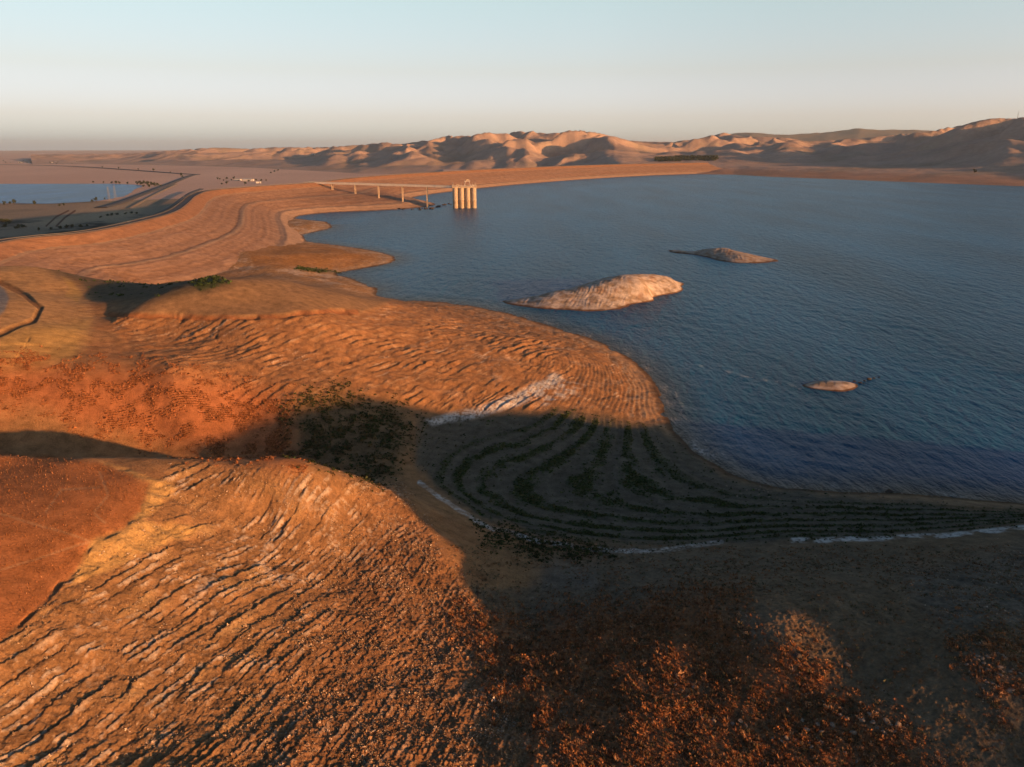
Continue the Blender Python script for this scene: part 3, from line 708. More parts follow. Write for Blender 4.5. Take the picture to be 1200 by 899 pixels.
island([(850, 292.5, 4.6), (822, 293.0, 3.0), (802, 294.0, 1.3), (878, 297.6, 3.2), (860, 302, 2.8), (840, 298, 3), (898, 303.6, 1.2)],
       [(784, 293.4), (815, 299), (845, 306), (865, 308.5), (912, 306.3), (908, 303.8), (880, 300), (850, 297.6), (815, 295.6)], .7, 331, dark=.35, step=.5)
island([(955, 449.5, 1.1), (975, 449, 1.3), (992, 451.5, 1.0), (965, 453, .8), (985, 454.5, .7)],
       [(940, 452), (955, 456), (985, 458.5), (999, 456), (1004, 450.5), (985, 446.5), (958, 446.5), (945, 449.5)], 1.0, 361, step=.2, wet_top=.4)
# broken rocks in the water off the islet and along the shore
def rock_mesh(seed, n=2):
    import bmesh
    bm = bmesh.new(); bmesh.ops.create_icosphere(bm, subdivisions=n, radius=1)
    rr = np.random.default_rng(seed); cuts = rr.normal(size=(9, 3)); cuts /= np.linalg.norm(cuts, axis=1)[:, None]; ds = rr.uniform(.55, .9, 9)
    for vtx in bm.verts:
        p = np.array(vtx.co)
        for c, dcut in zip(cuts, ds):
            k_ = p@c
            if k_ > dcut: p = p-c*(k_-dcut)
        vtx.co = p*np.array([1.2, .9, .7])
    me = bpy.data.meshes.new('rock'); bm.to_mesh(me); bm.free(); return me
M_rock = flat_material('pale rock', (.27, .20, .145), .9, .35, 3.0, .05)
M_rockd = flat_material('dark wet rock', (.07, .055, .045), .7, .3, 3.0, .05)
RM = [rock_mesh(500+i) for i in range(7)]
for m_ in RM: m_.materials.append(M_rock)
RMD = [rock_mesh(520+i) for i in range(4)]
for m_ in RMD: m_.materials.append(M_rockd)
def rock(p, s, label, group=None, dark=False, name='rock'):
    o = bpy.data.objects.new(name, random.choice(RMD if dark else RM)); COL.objects.link(o)
    o.location = (p[0], p[1], p[2]+s*.18); o.scale = (s*random.uniform(.8, 1.3), s*random.uniform(.8, 1.2), s*random.uniform(.6, 1)); o.rotation_euler = (random.uniform(-.4, .4), random.uniform(-.4, .4), random.uniform(0, 6.28))
    return tag(o, label, 'rock', group)
for u_, v_, s_ in ((1008, 449, 1.0), (1013, 446.5, .8), (1018, 444.5, 1.1), (1024, 443.5, .7), (1001, 447, .9), (1030, 442.5, .6), (1012, 450, .5)):
    rock(unproj(u_, v_, 0), s_, 'dark wet rock trailing off the right end of the tiny islet', 'dark rocks in the water beside the tiny islet', True)

rp_rng = random.Random(9)
for i in range(44):
    f_ = rp_rng.random(); uu_ = 455+f_*74; vv_ = float(np.interp(uu_, [455, 480, 503, 530], [243.4, 245.2, 245.4, 239.0]))+rp_rng.uniform(-1.2, .8)
    rock(unproj(uu_, vv_, .4), rp_rng.uniform(1.2, 3.4), 'dark rock in the riprap at the water edge under the thin bridge', 'dark riprap rocks under the bridge', True)
# ------------------------------------------------------------------ hills and mountains behind the lake
fs_px = [(700, 204.2), (740, 203.6), (800, 204.2), (860, 205.2), (900, 207.5), (1000, 211.5), (1100, 215.5), (1200, 219), (1300, 223), (1500, 232)]
fsw = [unproj(a, b, 0) for a, b in fs_px]
fs_az = [AZ(p) for p in fsw]; fs_d = [math.hypot(p[0], p[1]) for p in fsw]
def az_of(u_, v_=170): 
    return math.atan2((u_-600)/FPX, CP+(449.5-v_)/FPX*SP)
def elev(u_, v_):
    xc = (u_-600)/FPX; yc = (449.5-v_)/FPX; dv = np.array([xc, CP+yc*SP, -SP+yc*CP]); return dv[2]/math.hypot(dv[0], dv[1])
SKY = [(60, 181), (120, 180.5), (163, 179.5), (200, 176.5), (235, 174), (255, 173), (290, 174.5), (325, 172.5), (360, 173), (400, 171.5), (433, 169), (450, 167), (470, 169), (510, 163), (527, 159), (543, 160), (573, 155), (583, 157.5),
       (613, 153.5), (643, 157), (673, 152.5), (703, 156), (733, 164), (750, 166), (780, 166.5), (795, 166), (825, 161), (846, 155.6), (870, 160), (919, 161), (945, 166), (1012, 162), (1087, 154.5), (1125, 146), (1155, 139), (1200, 137.6), (1260, 138), (1350, 143), (1500, 151), (1800, 155)]
ha = np.radians(np.concatenate([np.arange(-31, 36, .07), np.arange(36, 66, .3)]))
hd = np.geomspace(1500, 13000, 640)
HA, HD = np.meshgrid(ha, hd)
HX, HY = HD*np.sin(HA), HD*np.cos(HA)
uaz = np.array([az_of(a) for a, b in SKY]); uel = np.array([elev(a, b) for a, b in SKY])
tgt = np.interp(ha, uaz, uel)
dsh = np.interp(ha, fs_az, fs_d)
kR = sstep(R(5.0), R(8.0), ha)                      # the part that rises from the lake shore
d1 = np.interp(ha, [az_of(a) for a in (100, 200, 330, 420, 560, 720, 760, 900, 1050, 1200, 1600)], [8800, 7600, 6000, 5000, 4500, 4100, 4100, 4150, 3700, 3350, 2400])
d2 = np.interp(ha, [az_of(a) for a in (100, 200, 330, 420, 560, 720, 760, 900, 1050, 1200, 1600)], [11500, 10000, 8800, 7000, 6300, 6000, 6600, 6500, 5600, 4700, 4000])
base = np.where(kR[None] > 0, -46*(1-kR[None])+kR[None]*np.clip(-7+(HD-dsh[None]+90)*.055, -9, 26), -46.0)
base = base+(1-kR[None])*5.0*sstep(-600, 200, HD-d1[None])
qd = (HD-d1[None])/(d2-d1)[None]
E = np.where(qd < 1, sstep(-.12, 1.0, qd)**.9, 1-.25*np.clip(qd-1, 0, 3))
wx = HX+fbm(HX/900, HY/900, 401, 2)*170; wy = HY+fbm(HX/900, HY/900, 405, 2)*170
b1 = 1-np.abs(gn(wx/760, wy/760, 411))*1.25; b2 = 1-np.abs(gn(wx/340+3.3, wy/340, 413))*1.2; b3 = 1-np.abs(gn(wx/150, wy/150, 415))*1.2
b1 = np.clip(b1, 0, 1)**1.2
q1 = np.abs(gn(wx/420+9, wy/420, 451)); q2 = np.abs(gn(wx/190+5, wy/190, 452)); q3 = np.abs(gn(wx/85, wy/85, 453))
B = np.clip(b1*.50+q1*.5+q2*.16+q3*.03+b2*b1*.25, 0, 1.5)
low = gn(wx/1300, wy/1300, 417)
H = E*(.14+.82*B+.16*low)
wid = np.exp(-((np.arange(-40, 41)*.07)/.45)**2); wid /= wid.sum()
amp = np.full(len(ha), 200.0)
for it in range(6):
    zt = base+H*amp[None]
    m_ = np.max(np.where(HD > d1[None]*.9, (zt-CAMZ)/HD, -1), 0)
    amp = np.clip(amp+(tgt-m_)*d2*.9, 15, 700)
    amp = np.convolve(np.pad(amp, 40, mode='edge'), wid, 'valid') if it < 4 else np.convolve(np.pad(amp, 4, mode='edge'), np.ones(9)/9, 'valid')
HZ = base+H*amp[None]+fbm(HX/60, HY/60, 421, 2)*1.6*sstep(0, 30, base+H*amp[None])
sh = kR[None]*(1-sstep(60, 700, HD-dsh[None]))*np.ones_like(HZ)
HZ = HZ+sh*gn(HX/120, HY/120, 425)*2.5*sstep(0, 4, HZ)
hn = fbm(HX/380, HY/380, 431, 4); hn2 = fbm(HX/50, HY/50, 435, 3)
hc = C(.43, .305, .24)+(hn*.035+hn2*.03)[..., None]*C(1, .8, .6)
hc = mx(hc, sstep(.1, .7, -hn+.3*hn2)*.4, C(.30, .26, .19))
hc = mx(hc, (1-sstep(.2, .55, B+.1*hn2))*.45, C(.22, .18, .12))
hc = mx(hc, sh*(1-sstep(14, 24, HZ+hn2*3))*.8, C(.36, .19, .12))
hc = mx(hc, sh*(1-sstep(.5, 3.2, HZ+hn2))*.5*(HZ > 1), C(.45, .33, .24))
co = np.stack([HX, HY, HZ], -1).reshape(-1, 3)
keep = HZ > -44
mq = keep[:-1, :-1] | keep[1:, 1:]
co, qs, hcc = compact(co, grid_quads(len(hd), len(ha), mq), np.clip(hc, .02, 1).reshape(-1, 3))
M_hill = soil_material('dry grass hills', fine=.05, bump=2.5, var=.25, fine2=.006)
tag(link('hills', mesh_np('hills', co, qs, smooth=True, colors=hcc), M_hill), kind='structure')
def hill_z(px, py):
    r = math.hypot(px, py); a = math.atan2(px, py); i = int(np.clip(np.searchsorted(hd, r), 0, len(hd)-1)); j = int(np.clip(np.searchsorted(ha, a), 0, len(ha)-1))
    return float(HZ[i, j])
def hill_hit(u_, v_):
    e = elev(u_, v_); a = az_of(u_, v_)
    for r in np.arange(2400, 12500, 12.0):
        px, py = r*math.sin(a), r*math.cos(a)
        if hill_z(px, py) > CAMZ+e*r: return np.array([px, py, hill_z(px, py)])
    return None
# pale mountains on the horizon
MS = [(740, 172), (800, 166), (859, 158), (880, 156.5), (905, 158), (930, 157), (960, 156.5), (985, 154), (1005, 151.5), (1030, 152), (1060, 152.3), (1085, 153), (1130, 157), (1200, 160), (1300, 165)]
ma = np.radians(np.arange(6, 44, .12)); mt = np.interp(ma, [az_of(a) for a, b in MS], [elev(a, b) for a, b in MS])
md = np.linspace(14000, 22000, 60); MA, MDD = np.meshgrid(ma, md); MX, MY = MDD*np.sin(MA), MDD*np.cos(MA)
qm = (MDD-14000)/4000
Em = np.where(qm < 1, sstep(0, 1, qm), 1-.5*(qm-1))
mz = (CAMZ+mt[None]*18000+45)*Em-45+fbm(MX/900, MY/900, 441, 4)*35*Em
co = np.stack([MX, MY, mz], -1).reshape(-1, 3)
tag(link('mountains', mesh_np('mountains', co, grid_quads(len(md), len(ma)), smooth=True, colors=np.repeat(C(.2, .16, .12)[None], len(co), 0)), M_hill), kind='structure')
# ------------------------------------------------------------------ intake tower
M_conc = flat_material('tower concrete', (.44, .34, .245), .85, .14, .25, .05)
M_concd = flat_material('darker concrete', (.36, .29, .22), .9, .25, .3, .05)  # darker tone for the core between the columns
M_steel = flat_material('painted steel', (.48, .42, .36), .6, .15, .8)
tb = unproj(544, 244, 0); TX, TY = tb[0], tb[1]
tower = empty('intake_tower', (TX, TY+10, 0), R(6))
tag(tower, 'pale concrete water intake tower with fluted columns and a crane on its deck', 'tower')
core = MB(); core.box((0, 0, 15), (41, 17, 46)); core.build('core', M_concd, tower)
for i in range(4):
    cx = -17.4+i*11.6
    m_ = MB()
    n = 16; vs = []
    for zz, r in ((-9, 4.9), (14.0, 4.9), (14.3, 5.2), (15.2, 5.2), (15.5, 4.8), (37.2, 4.8)):
        for sgn in (1,):
            for k_ in range(n): vs.append((cx+r*math.cos(2*math.pi*k_/n), -8.5+r*1.1*math.sin(2*math.pi*k_/n), zz))
    fs = []
    for l_ in range(5):
        for k_ in range(n): fs.append((l_*n+k_, l_*n+(k_+1) % n, (l_+1)*n+(k_+1) % n, (l_+1)*n+k_))
    m_.add(vs, fs); m_.build('column', M_conc, tower, True)
    m_ = MB(); m_.tube((cx, 8.5, -9), (cx, 8.5, 37.2), 4.2, n=16); m_.build('column', M_conc, tower, True)
m_ = MB(); m_.box((0, 0, 38.6), (46, 27, 2.4)); m_.box((0, 0, 37.1), (43, 24, .6)); m_.build('deck', M_conc, tower)
rl = MB()
for sx in (-22.6, 22.6): rl.box((sx, 0, 41), (.25, 26.4, .25)); rl.box((sx, 0, 40.4), (.2, 26.4, .2))
for sy in (-13.1, 13.1): rl.box((0, sy, 41), (45.4, .25, .25)); rl.box((0, sy, 40.4), (45.4, .2, .2))
for i in range(-7, 8):
    for sy in (-13.1, 13.1): rl.box((i*3.2, sy, 40.4), (.22, .22, 1.3))
rl.build('railing', M_steel, tower)
crn = empty('gantry_crane', (6, 0, 39.8)); crn.parent = tower
for sx in (-4.5, 4.5):
    for sy in (-6, 6):
        m_ = MB(); m_.tube((sx*1.25, sy, 0), (sx*.8, sy*.8, 9), .55, .45, 8); m_.build('leg', M_steel, crn)
m_ = MB(); m_.box((0, 0, 9.3), (11, 2.0, 1.2)); m_.box((0, 4.4, 9.3), (11, 1.0, 1.2)); m_.box((0, -4.4, 9.3), (11, 1.0, 1.2)); m_.box((-3.2, 0, 9.3), (1, 10, 1.1)); m_.box((3.2, 0, 9.3), (1, 10, 1.1)); m_.build('beam', M_steel, crn)
m_ = MB(); m_.box((.5, 0, 11.3), (5, 4, 2.6)); m_.box((.5, 0, 12.8), (5.5, 4.5, .3)); m_.build('hoist_house', M_conc, crn)
m_ = MB(); m_.box((-12, -5, 41.6), (5, 4, 3.6)); m_.box((-12, -5, 43.5), (5.6, 4.6, .3)); m_.build('control_house', M_conc, tower)
m_ = MB(); m_.box((17, 3, 41.0), (4, 5, 2.4)); m_.build('gate_hoist', M_steel, tower)
for px_, py_ in ((-21, -12), (-6, -12), (15, -12), (21, -12), (-21, 12), (21, 12)):
    m_ = MB(); m_.tube((px_, py_, 39.8), (px_, py_, 46.5), .28, .2, 8); m_.box((px_, py_-.6, 46.6), (.5, 1.6, .4)); m_.build('lamp_post', M_steel, tower)
# ------------------------------------------------------------------ trestle bridge from the dam to the tower
A_ = unproj(362, 213.2, 43.2); B_ = np.array([TX-22, TY+8, 40.2])
A_ = np.array([A_[0], A_[1], 43.4])
bd = (B_-A_); BL = np.linalg.norm(bd[:2]); brz = math.atan2(bd[1], bd[0])
M_pale = flat_material('pale concrete', (.74, .64, .52), .85, .08, .2)
bridge = empty('trestle_bridge', (A_[0], A_[1], 0), brz)
tag(bridge, 'long thin concrete service bridge on slender piers from dam to tower', 'bridge')
sl = (B_[2]-A_[2])/BL
def bbox(m_, x0, x1, yc, w, zc, h):
    vs = []
    for xx in (x0, x1):
        zb = A_[2]+sl*xx+zc
        vs += [(xx, yc-w/2, zb-h/2), (xx, yc+w/2, zb-h/2), (xx, yc+w/2, zb+h/2), (xx, yc-w/2, zb+h/2)]
    m_.add(vs, [(0, 1, 2, 3), (7, 6, 5, 4), (0, 4, 5, 1), (1, 5, 6, 2), (2, 6, 7, 3), (3, 7, 4, 0)])
m_ = MB(); bbox(m_, -8, BL, 0, 6.2, -.3, .6); m_.build('deck', M_pale, bridge)
m_ = MB(); bbox(m_, 0, BL-.5, -2.9, .8, -1.9, 2.6); bbox(m_, 0, BL-.5, 2.9, .8, -1.9, 2.6); m_.build('girder', M_pale, bridge)
for sy in (-3, 3):
    m_ = MB(); bbox(m_, -8, BL, sy, .2, 1.05, .2); bbox(m_, -8, BL, sy, .16, .55, .14)
    for i in range(int(BL/4)): bbox(m_, i*4-.1, i*4+.1, sy, .18, .55, 1.0)
    m_.build('railing', M_steel, bridge)
for f in (.17, .335, .5, .665, .832):
    xx = BL*f; wx_, wy_ = A_[0]+bd[0]*f, A_[1]+bd[1]*f
    zt = A_[2]+sl*xx-3.05
    m_ = MB(); gz_ = -9
    m_.tube((xx, -2.0, gz_), (xx, -2.0, zt-1.2), .85, .7, 10); m_.tube((xx, 2.0, gz_), (xx, 2.0, zt-1.2), .85, .7, 10); m_.box((xx, 0, zt-.6), (2.6, 7.4, 1.2)); m_.box((xx, 0, (zt+gz_)/2), (1.0, 3.2, 1.0))
    m_.build('pier', M_conc, bridge)
rp_rng = random.Random(9)
# ------------------------------------------------------------------ trees
M_bark = flat_material('bark', (.10, .075, .055), .95, .3, 4)
def leaf_material(name, c):
    m = bpy.data.materials.new(name); t, ns, lk = nt(m)
    out = N(t, 'ShaderNodeOutputMaterial'); b = N(t, 'ShaderNodeBsdfPrincipled', ins={'Roughness': .8, 'Specular IOR Level': .1})
    geo = N(t, 'ShaderNodeNewGeometry'); no = N(t, 'ShaderNodeTexNoise', ins={'Scale': .5, 'Detail': 3.0}); lk.new(geo.outputs['Position'], no.inputs['Vector'])
    rp = N(t, 'ShaderNodeValToRGB'); rp.color_ramp.elements[0].position = .35; rp.color_ramp.elements[1].position = .65
    rp.color_ramp.elements[0].color = [a*.6 for a in c]+[1]; rp.color_ramp.elements[1].color = [a*1.45 for a in c]+[1]
    lk.new(no.outputs['Fac'], rp.inputs['Fac']); lk.new(rp.outputs['Color'], b.inputs['Base Color']); lk.new(b.outputs[0], out.inputs['Surface'])
    return m
M_leaf = leaf_material('dark foliage', (.045, .055, .028))
def crown_mesh(seed, h=9.0, w=7.0, n=420, low=.15):
    r = np.random.default_rng(seed)
    nl = 9; lc = np.stack([r.normal(0, w*.2, nl), r.normal(0, w*.2, nl), h*(low+.2)+r.random(nl)*h*(.65-low)], 1); lr = r.uniform(.16, .3, nl)*w
    k_ = r.integers(0, nl, n); dv = r.normal(size=(n, 3)); dv /= np.linalg.norm(dv, axis=1)[:, None]
    p = lc[k_]+dv*(lr[k_]*r.uniform(.55, 1.05, n))[:, None]
    a = r.normal(size=(n, 3)); b = r.normal(size=(n, 3)); s = r.uniform(.3, .75, n)[:, None]
    a = a/np.linalg.norm(a, axis=1)[:, None]*s; b = b/np.linalg.norm(b, axis=1)[:, None]*s
    co = np.stack([p-a, p+b, p+a*.9, p-b], 1).reshape(-1, 3)
    return mesh_np('crown', co, np.arange(4*n).reshape(-1, 4))
def trunk_mb(h):
    m_ = MB(); m_.tube((0, 0, -.6), (.1, 0, h*.45), .35, .22, 8); m_.tube((.1, 0, h*.4), (1.3, .3, h*.7), .18, .08, 6); m_.tube((.1, 0, h*.42), (-1.0, -.5, h*.68), .16, .07, 6); return m_
def make_tree(name, seed, h, w, low):
    root = empty(name, (0, 0, 0))
    link('crown', crown_mesh(seed, h, w, 420, low), M_leaf, root); trunk_mb(h).build('trunk', M_bark, root)
    return root
protos = [make_tree('tree', 600+i, 9, 8, .12) for i in range(4)]+[make_tree('tree', 610+i, 5, 8, .0) for i in range(2)]
used = [False]*6
def copy_tree(o):
    c = o.copy(); COL.objects.link(c)
    for ch in o.children: k_ = ch.copy(); COL.objects.link(k_); k_.parent = c
    return c
def tree(p, s, label, group, kind=None):
    i = random.randrange(4) if kind is None else kind
    if used[i]: o = copy_tree(protos[i])
    else: o = protos[i]; used[i] = True
    o.location = (p[0], p[1], p[2]); o.scale = (s, s, s*random.uniform(.85, 1.15)); o.rotation_euler = (0, 0, random.uniform(0, 6.28))
    return tag(o, label, 'tree' , group)
for u_, v_, s_ in ((113, 235.5, 1.5), (108, 236.5, 1), (41, 239.5, 1.4), (17, 238.5, 1.5), (12, 239, 1.1), (5, 239.5, 1.2), (70, 241, .9), (75, 240.5, 1.0), (123, 233, .8)):
    tree(unproj(u_, v_+1, -39.7), s_, 'dark tree on the near bank of the small blue lake', 'trees on the near bank of the small lake')
for u_, v_, s_ in ((131, 215.3, 1.3), (136, 215.6, 1.9), (140, 215.6, 1.4), (109, 214.6, 1.2), (121, 215, 1), (150, 216.3, 1.2), (161, 216.6, 1.6), (165, 216.9, 2.2), (169, 217.2, 2.0), (173, 217.6, 2.3), (177, 218.2, 1.9), (181, 218.6, 2.0), (185, 219, 1.8), (189, 219, 1.2), (175, 220, 1.5), (168, 219.2, 1.3)):
    tree(unproj(u_, v_, -40.5), s_, 'dark tree along the far bank of the small blue lake', 'trees on the far bank of the small lake')
for u_, v_, s_ in ((255, 210.5, 1.4), (258, 210.8, 1.2), (262, 212, .9), (266, 210.6, 1.6), (266, 216, 1.6), (260, 216.5, 1.0), (274, 210, 1.5), (271, 212, 1), (287, 216.6, 1.7), (291, 213, 1.1), (300, 212.5, 1.2), (306, 213, 1.3), (312, 212.6, 1.0), (283, 211, .9)):
    tree(unproj(u_, v_, -40.5), s_, 'dark tree around the white sheds behind the dam', 'trees around the white sheds')
for u_, v_, s_ in ((180, 200.6, 2.0), (212, 206.8, 2.2), (139, 197.8, 1.6), (162, 199.4, 1.3), (214, 208.5, 1.4), (200, 203, 1.2), (120, 196.6, 1.4)):
    tree(unproj(u_, v_, -40.5), s_, 'lone dark tree beside the road across the plain', 'trees beside the road on the plain')
for i in range(26):
    u_ = random.uniform(2, 92); v_ = 190.6+random.uniform(-1.2, 1.2)+(u_ > 60)*.6
    tree(unproj(u_, v_, -40.5), random.uniform(1.0, 2.0), 'tiny tree in the hamlet far across the plain', 'trees of the distant hamlet')
for u_, v_, s_, k_ in ((3, 260, 1.6, 4), (10, 262, 1.5, 5), (6, 266, 1.1, 4), (22, 267.5, 1.2, 5), (27, 266.5, 1.3, 4), (18, 268, .9, 5), (70, 268, .9, 5), (78, 267, 1.0, 4), (84, 266.5, .9, 5), (95, 266, 1.0, 4), (102, 265, .8, 5), (60, 269, .7, 5), (131, 252.5, 1, 4), (126, 253.2, .8, 5), (137, 252, .9, 5), (147, 251, .9, 4), (154, 250.4, .8, 5), (160, 250.6, .7, 5), (118, 255, .7, 4), (46, 270, .8, 5)):
    p = unproj(u_, v_, -31); gz_ = ground_z(p[0], p[1])
    for _ in range(4): p = unproj(u_, v_, gz_); gz_ = ground_z(p[0], p[1])
    tree(p, s_, 'low dark bush in the rough ground just below the dam', 'dark bushes below the dam', k_)['category'] = 'bush'
p = hill_hit(1142, 203)
if p is not None: tree(p, 1.7, 'single dark tree on the far shore under the right hills', None)
for u_, v_ in ((322, 202.5), (326, 201), (318, 204)):
    p = hill_hit(u_, v_)
    if p is None: p = unproj(u_, v_, -41)
    tree(p, 1.8, 'small dark tree at the foot of the far hills beyond the dam', 'trees at the foot of the far hills')
# planted grove under the hills on the far shore: rows of trees that read as one mass
gv = []; gq = []; n0 = 0
for row in range(5):
    for i in range(70):
        u_ = 768+i*1.05+random.uniform(-.4, .4); v_ = 189-row*1.15+random.uniform(-.3, .3)
        if (row in (0,) and i > 28) or (row == 4 and i < 22) or random.random() < .1: continue
        p = hill_hit(u_, v_)
        if p is None: continue
        r_ = np.random.default_rng(i*9+row); n = 26
        q_ = p+np.stack([r_.normal(0, 4, n), r_.normal(0, 4, n), r_.uniform(0, 9, n)], 1); a = r_.normal(size=(n, 3))*1.6; b = r_.normal(size=(n, 3))*1.6
        gv.append(np.stack([q_-a, q_+b, q_+a, q_-b], 1).reshape(-1, 3)); gq.append(np.arange(n*4).reshape(-1, 4)+n0); n0 += n*4
if gv: tag(link('grove', mesh_np('grove', np.concatenate(gv), np.concatenate(gq)), M_leaf), 'long dark grove of planted trees under the hills beyond the lake', 'grove', kind='stuff')

# ------------------------------------------------------------------ sheds, masts, roads on the plain
M_white = flat_material('white cladding', (.5, .48, .45), .7, .08, .3); M_roof = flat_material('grey roof sheet', (.45, .44, .42), .6, .1, .3); M_door = flat_material('dark doorway', (.06, .06, .06), .7, .2)
def shed(p, L, W, Hh, rz, label):
    r = empty('shed', p, rz); tag(r, label, 'shed')
    m_ = MB(); m_.box((0, 0, Hh/2), (L, W, Hh)); m_.build('wall', M_white, r)
    m_ = MB(); h2 = Hh+W*.16
    vs = [(-L/2-.5, -W/2-.6, Hh-.1), (L/2+.5, -W/2-.6, Hh-.1), (L/2+.5, 0, h2), (-L/2-.5, 0, h2), (L/2+.5, W/2+.6, Hh-.1), (-L/2-.5, W/2+.6, Hh-.1)]
    vs += [(a, b, c+.3) for a, b, c in vs]
    m_.add(vs, [(0, 1, 2, 3), (3, 2, 4, 5), (9, 8, 7, 6), (11, 10, 8, 9), (0, 6, 7, 1), (5, 4, 10, 11), (1, 7, 8, 2), (2, 8, 10, 4), (0, 3, 9, 6), (3, 5, 11, 9)]); m_.build('roof', M_roof, r)
    m_ = MB(); m_.box((L*.2, -W/2-.06, Hh*.35), (L*.16, .12, Hh*.7)); m_.build('door', M_door, r)
    return r
shed(unproj(291, 212.3, -40.6), 48, 22, 9, R(-12), 'largest white shed among the trees behind the dam')
shed(unproj(279, 211.8, -40.6), 30, 16, 7, R(-8), 'smaller white shed left of the largest one behind the dam')
shed(unproj(303, 214.8, -40.6), 22, 14, 6, R(20), 'small white shed right of the largest one behind the dam')
p = hill_hit(367.5, 182.5)
if p is not None: shed(p, 30, 18, 12, R(-15), 'tiny white building alone on the slope of the far hills')
for u_, v_, L in ((24, 191, 30), (44, 190.6, 40), (60, 191.5, 26), (88, 190.8, 34)):
    shed(unproj(u_, v_, -41), L, 18, 8, random.uniform(-.3, .3), {24: 'tiny pale shed at the left end of the distant hamlet', 44: 'longest pale shed in the middle of the distant hamlet', 60: 'small pale shed just right of the middle of the distant hamlet', 88: 'tiny pale shed at the right end of the distant hamlet'}[u_])
M_mast = flat_material('weathered zinc', (.2, .2, .2), .7, .1)
def mast(p, Hh, label, arms=True, w=3.0):
    r = empty('lattice_mast', p); tag(r, label, 'mast')
    cs = [(-1, -1), (1, -1), (1, 1), (-1, 1)]
    for sx, sy in cs:
        m_ = MB(); m_.tube((sx*w, sy*w, -1), (sx*.4, sy*.4, Hh), .2, .14, 6); m_.build('leg', M_mast, r)
    m_ = MB()
    for k_ in range(9):
        z0, z1 = Hh*k_/9, Hh*(k_+1)/9; w0 = w+(.4-w)*k_/9; w1 = w+(.4-w)*(k_+1)/9
        for i in range(4):
            a, b = cs[i], cs[(i+1) % 4]; m_.tube((a[0]*w0, a[1]*w0, z0), (b[0]*w1, b[1]*w1, z1), .08, n=5); m_.tube((a[0]*w1, a[1]*w1, z1), (b[0]*w1, b[1]*w1, z1), .07, n=5)
    m_.build('bracing', M_mast, r)
    if arms:
        for zz, L in ((Hh*.72, 6), (Hh*.85, 5), (Hh*.96, 4)):
            m_ = MB(); m_.tube((-L, 0, zz), (L, 0, zz), .3, n=6); m_.build('cross_arm', M_mast, r)
    return r
p = hill_hit(1192, 140.5)
if p is not None: mast(p-np.array([0, 0, 2]), 38, 'lattice radio mast on the summit of the right hills', False, 2.2)
mast(unproj(128.5, 236.5, -40), 42, 'left of two lattice power pylons before the small lake')
mast(unproj(135.5, 233, -40), 40, 'right of two lattice power pylons before the small lake')
def road(pts, w, z, mat, name='road', sp=12):
    P = spline([unproj(a, b, z)[:2] for a, b in pts], sp); t_ = np.gradient(P, axis=0); t_ /= np.linalg.norm(t_, axis=1)[:, None]; n_ = np.stack([t_[:, 1], -t_[:, 0]], 1)
    co = np.concatenate([np.c_[P-n_*(w/2+3), np.full(len(P), z-2.2)], np.c_[P-n_*w/2, np.full(len(P), z)], np.c_[P+n_*w/2, np.full(len(P), z)], np.c_[P+n_*(w/2+3), np.full(len(P), z-2.2)]]).reshape(4, len(P), 3).transpose(1, 0, 2).reshape(-1, 3)
    return tag(link(name, mesh_np(name, co, grid_quads(len(P), 4)), mat), kind='structure')
M_road = flat_material('old asphalt', (.085, .083, .085), .85, .15, .05); M_track = flat_material('gravel track', (.24, .19, .14), .95, .15, .05)
road([(118, 243), (140, 236.8), (160, 229.5), (180, 222), (200, 214.5), (215, 208.5), (224, 205.5), (232, 204)], 26, -37.6, M_road)
road([(150, 244), (172, 232), (190, 223), (206, 215.5)], 10, -38.2, M_track)
road([(232, 204.2), (222, 203.8), (206, 202.8), (180, 200.8), (150, 198.6), (120, 196.6), (80, 194.5), (30, 193.2), (-40, 192.5)], 22, -37.2, M_road)
road([(60, 290), (110, 274), (150, 264), (180, 252.5), (200, 243), (213, 233), (224, 225.5), (236, 221)], 12, -26, M_road)

